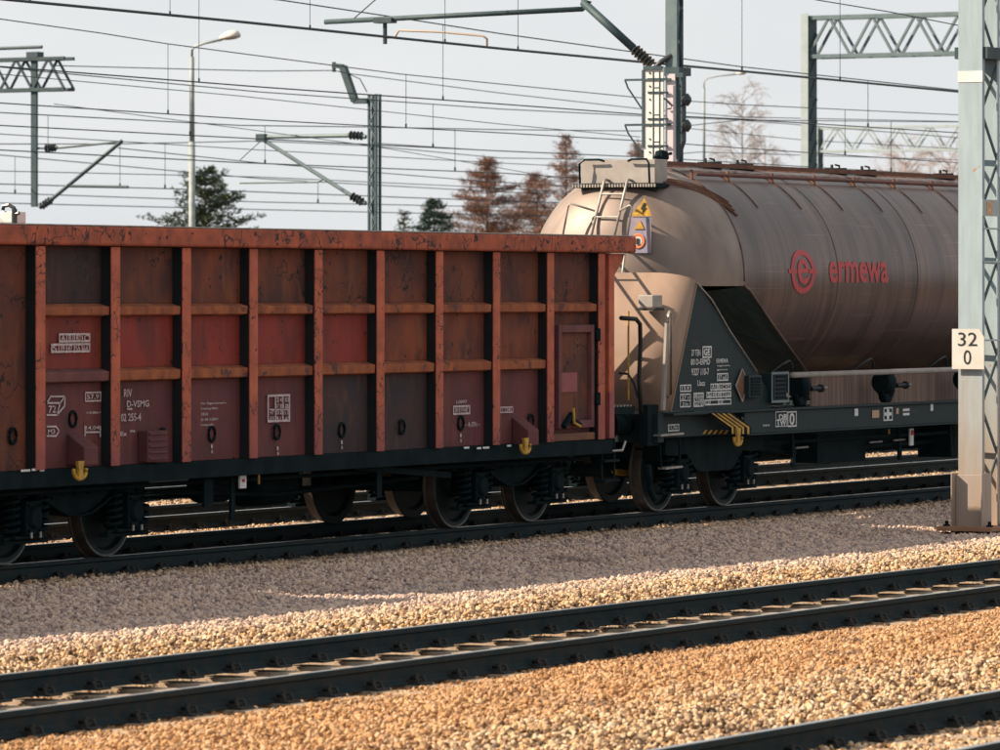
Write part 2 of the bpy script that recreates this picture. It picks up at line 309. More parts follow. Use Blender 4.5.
# loose stones on the part of the bed the view takes in
rc = bpy.data.collections.new('stone_shapes')
for k in range(7):
    bm = bmesh.new(); bmesh.ops.create_icosphere(bm, subdivisions=2, radius=1)
    sx, sy, sz = random.uniform(.85, 1.25), random.uniform(.7, 1.0), random.uniform(.6, .85)
    for v in bm.verts:
        q = v.co*random.uniform(.97, 1.04); v.co = Vector((q.x*sx, q.y*sy, q.z*sz))
    for _ in range(11):
        d = Vector((random.uniform(-1, 1), random.uniform(-1, 1), random.uniform(-1, 1))).normalized(); h = random.uniform(.42, .66)
        for v in bm.verts:
            e = v.co.dot(d)-h
            if e > 0: v.co -= d*e
    me = bpy.data.meshes.new('stone'); bm.to_mesh(me); bm.free(); me.materials.append(M['stone'])
    rc.objects.link(bpy.data.objects.new('stone', me))
def scatter(name, y0, y1, density, smin, smax, label, lift=.0, seed=1, keep_off=()):
    me = bpy.data.meshes.new(name); vs = []; fs = []; yy = y0; rows = []
    while yy < y1-1e-6: rows.append(yy); yy += .5
    rows.append(y1)
    for i, y in enumerate(rows):
        a, b = XC_Y(y, 5)
        for k in range(25):
            x = a+(b-a)*k/24; vs.append((x, y, bed(y)+lift+.012*math.sin(x*1.7+y*2.3)+.010*math.sin(x*.6-y*1.1)))
    for i in range(len(rows)-1):
        for k in range(24): fs.append((i*25+k, i*25+k+1, (i+1)*25+k+1, (i+1)*25+k))
    me.from_pydata(vs, [], fs); me.materials.append(M['fines'])
    o = bpy.data.objects.new(name, me); coll.objects.link(o)
    ng = bpy.data.node_groups.new(name, 'GeometryNodeTree'); ng.interface.new_socket('Geometry', in_out='INPUT', socket_type='NodeSocketGeometry'); ng.interface.new_socket('Geometry', in_out='OUTPUT', socket_type='NodeSocketGeometry')
    N, L = ng.nodes, ng.links; gi = N.new('NodeGroupInput'); go = N.new('NodeGroupOutput')
    ds = N.new('GeometryNodeDistributePointsOnFaces'); ds.inputs['Density'].default_value = density; ds.inputs['Seed'].default_value = seed
    ins = N.new('GeometryNodeInstanceOnPoints'); ci = N.new('GeometryNodeCollectionInfo'); ci.inputs['Collection'].default_value = rc
    ci.inputs['Separate Children'].default_value = True; ci.inputs['Reset Children'].default_value = True
    ins.inputs['Pick Instance'].default_value = True
    rr = N.new('FunctionNodeRandomValue'); rr.data_type = 'FLOAT_VECTOR'; rr.inputs[0].default_value = (-1.0, -1.0, 0); rr.inputs[1].default_value = (1.0, 1.0, 6.28)
    rs = N.new('FunctionNodeRandomValue'); rs.data_type = 'FLOAT'; rs.inputs[2].default_value = smin; rs.inputs[3].default_value = smax; rs.inputs['Seed'].default_value = 5
    # shift up and down a little so that the stones lie in a heap, not in one layer
    sp = N.new('GeometryNodeSetPosition'); ro = N.new('FunctionNodeRandomValue'); ro.data_type = 'FLOAT_VECTOR'; ro.inputs[0].default_value = (0, 0, -.030); ro.inputs[1].default_value = (0, 0, .022); ro.inputs['Seed'].default_value = 9
    jn = N.new('GeometryNodeJoinGeometry')
    L.new(gi.outputs[0], ds.inputs[0]); L.new(ds.outputs[0], sp.inputs[0]); L.new(ro.outputs[0], sp.inputs['Offset']); L.new(sp.outputs[0], ins.inputs['Points'])
    L.new(ci.outputs[0], ins.inputs['Instance']); L.new(rr.outputs[0], ins.inputs['Rotation']); L.new(rs.outputs[1], ins.inputs['Scale'])
    L.new(ins.outputs[0], go.inputs[0])
    md = o.modifiers.new('scatter', 'NODES'); md.node_group = ng
    return tag(o, label, 'ballast', kind='stuff')
scatter('ballast', 9.6, 16.9, 1050, .010, .032, 'cream and orange crushed stone between the two nearest tracks', seed=1)
scatter('ballast', 16.9, 20.4, 1300, .010, .027, 'rust browned crushed stone inside the middle track', lift=-.008, seed=2)
scatter('ballast', 20.4, 26.5, 900, .010, .034, 'grey brown crushed stone between freight train and middle track', seed=3)
scatter('ballast', 26.5, 37, 330, .018, .036, 'grey crushed stone under and behind the freight train', seed=4)

# ---------------------------------------------------------------- tracks
RP = [(-.07, 0), (.07, 0), (.07, .012), (.02, .03), (.011, .045), (.011, .115), (.036, .128), (.036, .155), (.028, .165), (-.028, .165), (-.036, .155), (-.036, .128), (-.011, .115), (-.011, .045), (-.02, .03), (-.07, .012)]
def rail(Y, ztop, parent, x0=-5, x1=200):
    m = MB(); n = len(RP); z = ztop-.165
    m.add([(x0, Y+a, z+b) for a, b in RP]+[(x1, Y+a, z+b) for a, b in RP], [tuple(range(n)), tuple(range(2*n-1, n-1, -1))])
    for i in range(n):
        m.mi = 1 if i == 8 else 0; m.add([m.v[i], m.v[i+n], m.v[(i+1) % n+n], m.v[(i+1) % n]], [(0, 1, 2, 3)])
    return m.build('rail', [M['railside'], M['railtop']], parent)
sl_me = cl_me = None
def track(yn, yf, zn, zf, xa, label, sleepers=92, x_off=0):
    global sl_me, cl_me
    yc = (yn+yf)/2; zt = min(zn, zf)-.165
    t = thing('railway_track', label, 'railway track', (xa, yc, zt), 'parallel railway tracks across the yard')
    rail(yn, zn, t); rail(yf, zf, t)
    if sl_me is None:
        m = MB()
        sec = [(-.15, -.16), (.15, -.16), (.13, .0), (-.13, .0)]
        m.add([(x, y, z-.002) for y in (-1.3, 1.3) for x, z in sec], [(0, 1, 2, 3), (7, 6, 5, 4)]+[(i, i+4, (i+1) % 4+4, (i+1) % 4) for i in range(4)])
        sl_me = m.build('sleeper', M['concrete'], bevel=0); mesh = sl_me.data; bpy.data.objects.remove(sl_me); sl_me = mesh
        m = MB()
        for q in (-1, 1):
            m.box(-.075, .075, q*.075-.03, q*.075+.03, 0, .032); m.lathe([(0, .075), (.018, .072), (.018, .04), (.034, .04), (.034, .028)], (0, q*.085, 0), 'z', 8)
            for a in (-.05, .05): m.tube([(a, q*.13, .01), (a, q*.11, .055), (a*.5, q*.055, .05), (a*.2, q*.045, .03)], .011, 6)
        m.box(-.17*.5, .17*.5, -.17, .17, -.001, .014)
        cl_me = m.build('rail_fastening', M['clip']); mesh = cl_me.data; bpy.data.objects.remove(cl_me); cl_me = mesh
    for k in range(sleepers):
        x = k*.6+x_off
        o = bpy.data.objects.new('sleeper', sl_me); coll.objects.link(o); o.parent = t; o.location = (x, 0, 0)
        for yy, zz in ((yn, zn), (yf, zf)):
            q = bpy.data.objects.new('rail_fastening', cl_me); coll.objects.link(q); q.parent = o; q.location = (0, yy-yc, max(0, zz-.165-zt))
    # the remainder of the sleepers, out of sight on both sides
    m = MB()
    for x in [xa+x_off-.6*(k+1) for k in range(25)]+[xa+x_off+.6*(sleepers+k) for k in range(60)]:
        m.box(x-.13, x+.13, yc-1.3, yc+1.3, zt-.16, zt-.002)
    s = m.build('sleeper', M['concrete'], t); s['kind'] = 'stuff'
    return t
track(11.75, 13.25, -.05, -.05, 14, 'nearest railway track, only its rails and pale sleepers at the bottom right corner showing', 60)
track(17.9, 19.4, -.04, -.01, 20, 'empty railway track of two dark rails crossing the cream ballast in front of the train', 60, .12)
track(27.0, 28.5, 0, .035, 30, 'railway track the two freight wagons stand on', 92)
track(31.3, 32.85, 0, 0, 34, 'empty railway track just behind the freight train, glimpsed under the wagons', 92)
track(36.6, 38.1, -.05, -.05, 40, 'farther railway track behind the train, second one beyond the wagons', 80)
track(42.0, 43.5, -.05, -.05, 48, 'farthest railway track behind the freight train', 80)

# ---------------------------------------------------------------- bogies
def bogie(root, xc, style=0):
    Yc = 27.75; fr = MB()
    for sy in (-1, 1):
        Yf = Yc+sy*1.0; a, b = sorted((Yf, Yf+sy*.03)); z1 = .80
        if style == 0:
            prof = [(-1.28, .80), (-1.28, .66), (-1.05, .66), (-.98, .60), (-.66, .66), (-.38, .52), (-.2, .45), (0, .43), (.2, .45), (.38, .52), (.66, .66), (.98, .60), (1.05, .66), (1.28, .66), (1.28, .80), (.6, .84), (-.6, .84)]
            fr.prism([(xc+x, z) for x, z in prof], a, b)
            lowp = [(-.72, .665), (-.4, .52), (-.2, .45), (0, .43), (.2, .45), (.4, .52), (.72, .665)]
            for (x0, z0), (x1, z1_) in zip(lowp, lowp[1:]): fr.bar((xc+x0, Yf, z0), (xc+x1, Yf, z1_), .16, .022)
            fr.bar((xc-.62, Yf-sy*.0, .80), (xc+.62, Yf, .80), .16, .03)
            fr.box(xc-.42, xc+.42, min(Yf, Yf+sy*.05), max(Yf, Yf+sy*.05), .60, .625)
            for q in (-.22, 0, .22): fr.box(xc+q-.02, xc+q+.02, min(Yf, Yf+sy*.045), max(Yf, Yf+sy*.045), .625, .78)
        else:
            prof = [(-1.28, .86), (-1.28, .66), (-.98, .64), (-.75, .66), (-.50, .48), (-.40, .44), (.40, .44), (.50, .48), (.75, .66), (.98, .64), (1.28, .66), (1.28, .86), (.6, .92), (-.6, .92)]
            fr.prism([(xc+x, z) for x, z in prof], min(Yf, Yf+sy*.12), max(Yf, Yf+sy*.12))
        for q in (-1, 1):                                  # guides round each axle box
            ax = xc+q*.865
            for e in (-.2, .2):
                fr.tube([(ax+e, Yf+sy*.04, .68), (ax+e*1.02, Yf+sy*.05, .45), (ax+e*1.1, Yf+sy*.05, .27), (ax+e*1.8, Yf+sy*.04, .25)], .022, 6)
            fr.box(ax-.36, ax+.36, min(Yf-sy*.05, Yf+sy*.06), max(Yf-sy*.05, Yf+sy*.06), .205, .24)
    fr.box(xc-.25, xc+.25, Yc-1.0, Yc+1.0, .55, .78); fr.box(xc-1.25, xc-1.17, Yc-1, Yc+1, .62, .74); fr.box(xc+1.17, xc+1.25, Yc-1, Yc+1, .62, .74)
    fb = fr.build('bogie', M['under'], root, bevel=.006)
    for q in (-1, 1):
        ax = xc+q*.865; m = MB(); m.tube([(ax, Yc-1.05, .46), (ax, Yc+1.05, .46)], .08, 14); m.build('axle', M['under'], fb)
        for sy in (-1, 1):
            m = MB(); yw = Yc+sy*.745; zo = .035 if sy > 0 else 0
            prof = [(.06, .075), (.12, .08), (.14, .03), (.37, .02), (.395, .065), (.455, .067)]
            m.lathe([(r, sy*h) for r, h in prof[:-1]], (ax, yw, .46+zo), 'y', 48); m.mi = 2; m.lathe([(.435, sy*.0665), (.456, sy*.067)], (ax, yw, .46+zo), 'y', 48); m.mi = 0; m.lathe([(.395, sy*.065), (.435, sy*.0665)], (ax, yw, .46+zo), 'y', 48)
            m.mi = 1; m.lathe([(.455, sy*.067), (.46, sy*.06), (.462, -sy*.02), (.466, -sy*.035), (.488, -sy*.045), (.488, -sy*.06)], (ax, yw, .46+zo), 'y', 48)
            m.mi = 0; m.lathe([(.488, -sy*.06), (.48, -sy*.066), (.40, -sy*.066), (.37, -sy*.02), (.14, -sy*.02), (.12, -sy*.07), (.06, -sy*.07)], (ax, yw, .46+zo), 'y', 48)
            m.build('wheel', [M['tyre'], M['tread'], M['rim']], fb, smooth='auto')
            m = MB(); Yb = Yc+sy*1.04
            m.box(ax-.13, ax+.13, Yb-.1, Yb+.1, .29, .60); m.lathe([(0, sy*.14), (.085, sy*.14), (.1, sy*.12), (.11, sy*.1)], (ax, Yb, .45), 'y', 16)
            for e in (-.09, .09):
                for zz in (.33, .56): m.lathe([(0, sy*.125), (.017, sy*.125), (.017, sy*.1)], (ax+e, Yb, zz), 'y', 6)
            m.box(ax-.26, ax+.26, Yb-.07, Yb+.07, .25, .285)
            ab = m.build('axle_box', M['under'], fb, bevel=.012)
            m = MB()
            for e in (-.075, .075): m.box(ax+e-.012, ax+e+.012, *sorted((Yb+sy*.115, Yb+sy*.128)), .262, .315)
            m.build('box_bolt', M['steel'], fb)
            for e in (-.24, .24):
                m = MB(); pts = []
                for k in range(61):
                    a = k/60*2*math.pi*5; pts.append((ax+e+.075*math.cos(a), Yb+.075*math.sin(a), .29+.33*k/60))
                m.tube(pts, .019, 6); m.build('spring', M['under'], fb, smooth=True)
    return fb

# ---------------------------------------------------------------- open wagon
gx = [XY(p, 26.25) for p in (41, 116, 187, 254, 319, 381, 440, 497, 551, 602)]
YP, YF = 26.38, 26.25                      # panel plane, post faces
GX0, GX1 = 38.35, 50.93
ZB, ZT = .905, 3.13
gon = thing('open_wagon', 'rusty orange and purple brown high sided open freight wagon with ribbed side', 'freight wagon', (45, 27.75, 0), 'freight wagons coupled on the second track')
def mirror_y(y): return 55.5-y
# inner shell: walls and floor
m = MB()
m.box(GX0, GX1, YP+.003, YP+.05, ZB, 3.0); m.box(GX0, GX1, mirror_y(YP)-.05, mirror_y(YP), ZB, 3.0)
m.box(GX0, GX0+.05, YP+.06, mirror_y(YP)-.06, ZB, 3.0); m.box(GX1-.05, GX1, YP+.06, mirror_y(YP)-.06, ZB, 3.0); m.box(GX0+.06, GX1-.06, YP+.06, mirror_y(YP)-.06, 1.15, 1.2)
m.build('body_shell', PANEL[0], gon)
# panels bay by bay
zr = [(2.94, 2.415), (2.29, 1.815), (1.68, ZB)]
tones = [[1, 2, 4], [0, 2, 4], [3, 2, 4], [0, 2, 4], [0, 2, 5], [0, 3, 5], [0, 3, 4], [0, 3, 4], [0, 0, 4]]
lx = gx[0]-.79
bays = list(zip([lx]+gx, gx+[GX1]))
for i, (a, b) in enumerate(bays):
    for r in range(3):
        t = tones[i-1][r] if 1 <= i <= 9 else (2, 0, 0)[r]
        z1, z0 = zr[r]; m = MB()
        if i in (0, 10):
            if r: continue
            z0 = ZB; t = 0
        # slightly dished sheet
        n = 6; vs = []
        for jz in range(n+1):
            for jx in range(n+1):
                u, v = jx/n, jz/n; d = .012*math.sin(math.pi*u)*math.sin(math.pi*v)*(1 if (i+r) % 2 else -.4)
                vs.append((a+(b-a)*u, YP-.004-d-.006, z0+(z1-z0)*v))
        m.add(vs, [(jz*(n+1)+jx, jz*(n+1)+jx+1, (jz+1)*(n+1)+jx+1, (jz+1)*(n+1)+jx) for jz in range(n) for jx in range(n)])
        m.build('side_panel', PANEL[t], gon, smooth=True)
for x in [lx]+gx:                         # hat section posts
    m = MB(); wv = .075
    m.prismx([(YF, ZB), (YF, 2.94), (YF+.014, 2.94), (YF+.014, ZB)], x-wv, x+wv)
    po = m.build('post', M['post'], gon, bevel=.004)
    m = MB(); m.box(x-wv+.004, x-wv+.016, YF+.016, YP-.004, ZB, 2.94); m.build('post_web', M['flank_shade'], po)
    # far side twin
    m2 = MB(); m2.box(x-wv, x+wv, mirror_y(YP), mirror_y(YF), ZB, 2.94); m2.build('post', M['post'], gon)
for i, (a, b) in enumerate(zip(gx, gx[1:])):
    for k, (z0, z1) in enumerate(((2.29, 2.415), (1.68, 1.815))):
        if i == 8 and k == 1: continue
        m = MB(); m.prismx([(YP, z0), (YF+.025, z0+.018), (YF+.02, z1-.03), (YP, z1)], a+.078, b-.078)
        m.build('crossbar', M['crossbar_purple'] if (i == 0 and k == 1) else M['rail_rust'], gon, bevel=.008)
# top rim
m = MB(); cx0, cx1 = GX0-.2, 51.30
m.prismx([(YF-.035, 2.95), (YF-.05, 2.965), (YF-.05, 3.12), (YF-.03, 3.13), (YP+.08, 3.13), (YP+.08, 2.95)], cx0, cx1)
m.prismx([(mirror_y(YF)+.04, 2.95), (mirror_y(YF)+.04, 3.12), (mirror_y(YP)-.08, 3.12), (mirror_y(YP)-.08, 2.95)], cx0, cx1)
m.box(GX1-.02, cx1-.002, YP+.081, mirror_y(YP)-.081, 2.95, 3.10); m.box(cx0+.002, GX0+.1, YP+.081, mirror_y(YP)-.081, 2.95, 3.10)
m.build('top_rim', M['cap'], gon, bevel=.01)
m = MB(); m.box(cx0, cx1, YF-.04, YP+.07, 3.132, 3.142); m.build('rim_edge', M['steel'], gon)
# end corner: post, gusset under the overhanging rim, end ribs
m = MB()
m.box(GX1-.13, GX1+.0, YF+.03, YP-.01, ZB, 2.94)
m.prism([(GX1, 2.94), (GX1+.30, 2.94), (GX1+.26, 2.86), (GX1+.06, 2.70), (GX1+.04, ZB), (GX1, ZB)], YF+.06, YF+.10)
m.build('corner_post', M['post'], gon, bevel=.008)
for q in range(4):
    y = YP+.35+q*.68; m = MB(); m.box(GX1, GX1+.13, y-.05, y+.05, ZB, 2.94); m.build('end_rib', M['rail_rust'], gon, bevel=.008)
m = MB(); z0, z1 = 1.05, 1.42; m.box(GX1-.135, GX1-.02, YF+.022, YF+.03, ZB+.01, z1); m.build('corner_patch', M['pink'], gon)
# side door in the last bay
a, b = gx[8]+.10, gx[9]-.09
dr = MB()
fz0, fz1 = P(580, 428, YF).z, P(580, 325, YF).z; fx0, fx1 = P(561.5, 0, YF).x, P(597, 0, YF).x
for q in ((fx0, fx0+.07, fz0, fz1), (fx1-.07, fx1, fz0, fz1), (fx0+.07, fx1-.07, fz1-.08, fz1), (fx0+.07, fx1-.07, fz0, fz0+.08)):
    dr.box(q[0], q[1], YF+.03, YP-.01, q[2], q[3])
door = dr.build('door', M['crossbar_purple'], gon, bevel=.006)
m = MB(); m.box(fx0+.07, fx1-.07, YP-.05, YP-.03, fz0+.08, fz1-.08); m.build('door_leaf', PANEL[0], door)
m = MB(); pa, pb = P(562, 392, YP), P(583, 372, YP); m.box(fx0+.08, fx0+.08+.42, YP-.058, YP-.05, pa.z, pb.z); m.build('paint_patch', M['pink'], door)
m = MB(); m.bar((fx0+.05, YF+.0, fz0+.02), (fx0+.22, YF-.01, fz0+.16), .05); m.bar((fx0+.22, YF-.01, fz0+.10), (fx0+.40, YF-.01, fz0+.03), .06, .04); m.build('door_latch', M['under'], door)
m = MB(); m.tube([(fx0+.20, YF-.04, fz0+.22), (fx0+.22, YF-.04, fz0+.06), (fx0+.36, YF-.04, fz0+.02)], .016, 8); m.build('latch_handle', M['yellow'], door)
for zz in (2.05, 1.35):
    m = MB(); m.lathe([(0, -.07), (.03, -.07), (.03, .07), (0, .07)], (fx1+.06, YF+.02, zz), 'z', 10); m.box(fx1, fx1+.06, YF+.0, YF+.04, zz-.05, zz+.05); m.build('hinge', M['under'], door)
m = MB(); m.box(gx[8]+.1, fx1+.02, YF+.035, YP-.02, ZB+.0, P(580, 433, YF).z); m.build('door_sill_box', M['tanrust'], gon, bevel=.01)
# rope rings
for px, py in ((73, 419), (13, 436), (163, 436), (212, 434), (277, 432), (342, 430), (402, 427), (461, 423), (531, 421)):
    p = P(px, py, YP-.03); m = MB(); pts = [(p.x+.058*math.cos(t), p.y, p.z+.07*math.sin(t)) for t in [2*math.pi*k/16 for k in range(17)]]
    m.tube(pts, .014, 6); m.build('rope_ring', M['under'], gon, smooth=True)
# rope hook brackets with yellow hooks
def hook_part(root, px, py0, py1, Yh, matl):
    p0 = P(px, py0, Yh); p1 = P(px, py1, Yh); h = p0.z-p1.z; m = MB(); x = p0.x
    m.prism([(x-.055, p0.z), (x+.055, p0.z), (x+.032, p0.z-h*.5), (x+.04, p1.z+.02), (x-.04, p1.z+.02), (x-.032, p0.z-h*.5)], Yh-.015, Yh+.015)
    pts = [(x+.105*math.sin(R(q)), Yh, p1.z+.085-.075*math.cos(R(q))) for q in range(-105, 106, 15)]
    m.tube(pts, .019, 6); return m.build('rope_hook', matl, root, smooth=False)
for px, pt, pb, hp in ((74, 432, 466, (80, 461, 480)), (520, 417, 446, (525.5, 438, 454))):
    a = P(px-9, pt, YP); m = MB(); x0 = a.x; zt, zb = a.z, P(px, pb, YF-.05).z
    m.add([(x0, YP-.01, zt), (x0+.24, YP-.01, zt), (x0, YF-.08, zt-.14), (x0+.24, YF-.08, zt-.14), (x0, YF-.08, zb), (x0+.24, YF-.08, zb), (x0, YP-.01, zb), (x0+.24, YP-.01, zb)],
          [(0, 1, 3, 2), (2, 3, 5, 4), (4, 5, 7, 6), (0, 2, 4, 6), (1, 7, 5, 3), (0, 6, 7, 1)])
    m.build('hook_bracket', PANEL[4], gon, bevel=.01)
    hook_part(gon, *hp, YF-.12, M['yellow'])
# label holder box with ribs
p0, p1 = P(137, 431, YP), P(157, 461, YP); m = MB(); m.box(p0.x, p1.x, YF+.01, YP-.01, p1.z, p0.z)
for k in range(5):
    z = p1.z+(p0.z-p1.z)*(k+.5)/5; m.box(p0.x+.02, p1.x-.02, YF-.004, YF+.01, z-.012, z+.012)
m.build('holder_box', PANEL[4], gon, bevel=.006)
# chalked load table, pictograms, numbers
YT = YP-.028
wt = MB()
def PT(px, py): p = P(px, py, YT); return p.x, p.z
def wtxt(mb, s, xa, ya, xb, yb, Y=YT, bold=.012):
    a, b = P(xa, yb, Y), P(xb, ya, Y); lettering(mb, s, a.x, b.x, a.z, b.z, Y, bold)
def wframe(mb, xa, ya, xb, yb, Y=YT, t=.014):
    a, b = P(xa, yb, Y), P(xb, ya, Y); frame_rect(mb, a.x, b.x, a.z, b.z, Y, t)
def wline(mb, pts, Y=YT, t=.016):
    q = [P(x, y, Y) for x, y in pts]
    for a, b in zip(q, q[1:]): mb.bar(a, b, .003, t, up=(0, 0, 1)) if abs((b-a).normalized().z) < .9 else mb.bar(a, b, t, .003, up=(0, 1, 0))
def grid(mb, xa, ya, xb, yb, cols, rows, Y=YT, t=.010):
    wframe(mb, xa, ya, xb, yb, Y, t*1.3)
    for k in range(1, cols): x = xa+(xb-xa)*k/cols; wline(mb, [(x, ya), (x, yb)], Y, t)
    for k in range(1, rows): y = ya+(yb-ya)*k/rows; wline(mb, [(xa, y), (xb, y)], Y, t)
grid(wt, 59, 333, 90, 342.5, 4, 1, t=.014); grid(wt, 51, 343, 90, 353, 5, 1, t=.014)
for k, s in enumerate(('A', 'B1', 'B2', 'C')): wtxt(wt, s, 61+k*7.7, 335, 65.5+k*7.7, 341)
for k, s in enumerate(('S', '39', '47', '55', '64')): wtxt(wt, s, 52.5+k*7.7, 345, 57+k*7.7, 351.3)
wline(wt, [(47, 403), (60, 403), (57, 415), (46.5, 415)]); wline(wt, [(47, 403), (50.5, 396.5), (65, 396.5), (60, 403)]); wline(wt, [(65, 396.5), (64.5, 406), (57, 415)]); wtxt(wt, '72', 48.5, 405.5, 56, 413)
wframe(wt, 85, 391.5, 101, 402); wtxt(wt, '57,9', 87, 394, 99, 400); wtxt(wt, '+10,80m+', 86, 411, 101, 414.5)
wline(wt, [(46.5, 426.5), (56, 426.5), (59, 431), (56, 436), (46.5, 436)]); wtxt(wt, 'M3', 48, 429, 55, 434)
wtxt(wt, '14,04', 86, 425.5, 99.5, 430.5); wline(wt, [(85, 437), (85, 426)]); wline(wt, [(85, 432.3), (100, 432)]); wline(wt, [(100.3, 426), (100.3, 437)])
wtxt(wt, 'RIV', 124, 389, 132, 397); wtxt(wt, 'D-VSMG', 127, 400, 149, 407.5); wline(wt, [(127, 409), (132, 409)]); wtxt(wt, '02 255-4', 121, 413, 141, 421.5); wtxt(wt, 'Ex', 120.5, 431.5, 127, 436); wtxt(wt, 'ms', 130, 430, 135, 432.5)
for k, (s, e) in enumerate((('Für Eigentümerin', 226), ('Ermittlung Maßen', 218), ('3.06.04', 208), ('D-48 52809', 218), ('Instandh.', 214))): wtxt(wt, s, 201, 401.5+k*5.4, e, 405.3+k*5.2)
wframe(wt, 267.5, 394, 290, 422.5, t=.022)
for r in range(4):
    for q in range(4):
        if (r, q) in ((0, 0), (1, 0)): continue
        wtxt(wt, ('a', '12', '47', '83')[(r+q) % 4], 270+q*5, 397.5+r*6.3, 274+q*5, 402+r*6.3)
wline(wt, [(275.5, 396), (275.5, 421)]); wline(wt, [(283, 396), (283, 421)]); wline(wt, [(269, 409.5), (289, 409.3)], t=.01)
wtxt(wt, 'L0897', 456.5, 400, 467, 403.5); wframe(wt, 453, 405, 470, 415, t=.02); wtxt(wt, '0018 FW87', 455, 407.5, 468, 412.5); wtxt(wt, '- 6,05t -', 465.5, 421.5, 480, 427.5)
wframe(wt, 500, 406.3, 513, 413.2, t=.012); wtxt(wt, '5.1245', 501.5, 407.5, 511.5, 412)
for px, py in ((212, 447), (342, 443), (461, 436), (278, 449), (531, 436)): wtxt(wt, '1', px-1, py-2.5, px+.6, py+1.2); wtxt(wt, '5', px-1, py+3, px+1, py+6.2)
wtxt(wt, '±', 115, 446, 119, 450); wtxt(wt, '+', 530, 432, 536, 441)
wt.build('lettering', M['white'], gon)
pw = MB(); wtxt(pw, '±', 245+2, 0, 0, 0) if False else None
# underframe of the open wagon
m = MB()
m.box(GX0, GX1, YF+.05, YF+.12, .74, ZB-.003); m.box(GX0, GX1, mirror_y(YF)-.10, mirror_y(YF)-.02, .70, ZB-.003)
m.box(GX0, GX1, 27.55, 27.65, .72, 1.05); m.box(GX0, GX1, 27.85, 27.95, .72, 1.05)
for x in [40.8, 43, 45, 47, 49.36]: m.box(x-.07, x+.07, YF+.12, mirror_y(YF)-.12, .74, 1.0)
m.box(GX1, GX1+.12, YF+.1, mirror_y(YF)-.1, .78, 1.12); m.box(GX0-.12, GX0, YF+.1, mirror_y(YF)-.1, .78, 1.12)
m.build('underframe', M['under'], gon, bevel=.006)
# white flecks of old lettering along the sill
m = MB()
for x0, x1, py in ((21, 30, 471), (32, 37, 470), (40, 44, 470.5), (464, 469, 448), (477, 481, 448.5), (483, 489, 448), (507, 511, 446)):
    a, b = P(x0, py, YF+.015), P(x1, py-.5, YF+.015); m.box(a.x, b.x, YF+.012, YF+.0185, a.z-.008, a.z+.012)
m.build('sill_marking', M['whitet'], gon)
# brake gear between the bogies
m = MB(); m.lathe([(0, -.45), (.19, -.42), (.2, -.3), (.2, .3), (.19, .42), (0, .45)], (45.2, 27.35, .55), 'x', 20); m.build('air_tank', M['under'], gon, smooth=True)
m = MB(); m.lathe([(0, -.25), (.15, -.25), (.15, .2), (.05, .25), (0, .3)], (44.0, 27.2, .58), 'x', 16); m.bar((43.6, 27.2, .58), (42, 27.5, .55), .04); m.build('brake_cylinder', M['under'], gon)
m = MB(); m.tube([(42.2, 27.0, .60), (44.9, 27.0, .48), (47.8, 27.0, .56)], .022); m.tube([(41.8, 27.4, .5), (48.4, 27.4, .5)], .02); m.tube([(GX0, 26.6, .68), (GX1, 26.6, .68)], .02)
m.bar((46.1, 26.5, .72), (46.1, 26.5, .42), .1, .02); m.bar((43.15, 26.45, .72), (43.15, 26.45, .30), .07, .03); m.bar((42.7, 26.45, .72), (42.7, 26.45, .45), .16, .03)
m.bar((45.6, 26.5, .74), (47.6, 26.5, .60), .03, .06)
m.build('brake_rigging', M['under'], gon)
m = MB(); p = P(241, 478, 26.4); m.box(p.x-.05, p.x+.07, 26.38, 26.40, p.z-.10, p.z+.05); m.build('changeover_plate', M['whitet'], gon)
m = MB(); m.box(p.x-.01, p.x+.03, 26.372, 26.379, p.z-.04, p.z-.01); m.build('changeover_handle', mat('red_enamel', (.45, .03, .03)), gon)
m = MB(); p = P(257, 478, 26.42); m.tube([(p.x, 26.4, p.z+.06), (p.x, 26.4, p.z-.06)], .012); m.build('release_handle', M['yellow'], gon)
bogie(gon, 40.80); bogie(gon, 49.36)
# buffers, coupling, steps and rails at the end of the open wagon
def buffer(root, x, d, y):
    m = MB(); m.lathe([(0, 0), (.13, 0), (.13, d*.1), (.10, d*.11), (.10, d*.36), (.075, d*.37), (.075, d*.56), (.22, d*.575), (.23, d*.60), (0, d*.62)], (x, y, 1.02), 'x', 24)
    return m.build('buffer', M['under'], root, smooth='auto')
for y in (27.75-.875, 27.75+.875): buffer(gon, GX1+.12, 1, y)
m = MB(); p = P(607, 450, 26.4); q = P(633, 449, 26.4); m.tube([(50.93, 26.35, .86), (p.x, 26.35, p.z-.01), (51.25, 26.35, p.z-.01), (51.42, 26.4, p.z+.08)], .014); m.build('step_rail', M['steel'], gon)
m = MB()
for x in (50.75, 51.05): m.bar((x, 26.35, .9), (x, 26.35, .42), .03, .02)
for z in (.44, .66): m.bar((50.72, 26.35, z), (51.08, 26.35, z), .12, .025)
m.build('shunter_step', M['under'], gon)
m = MB(); m.tube([P(621, 318, 26.5), P(636, 319, 26.5), P(640, 324, 26.5), P(640.5, 345, 26.5), P(639, 380, 26.5), P(641, 412, 26.5)], .026, 8); m.build('grab_rail', M['black'], gon, smooth=True)
m = MB(); m.tube([PX(628.5, 311, 52.05), PX(628.3, 400, 52.05)], .012); m.build('brake_lever_rod', M['yellow'], gon)
m = MB(); m.tube([PX(619, 373, 52), PX(628, 374, 52), PX(634, 383, 52), PX(638, 398, 52)], .014); m.build('hose', M['black'], gon)
m = MB(); m.box(50.93, 51.75, 26.45, 27.1, 1.22, 1.245); m.box(50.93, 51.75, 26.45, 26.5, 1.16, 1.22); m.build('end_step_board', M['under'], gon)
m = MB()
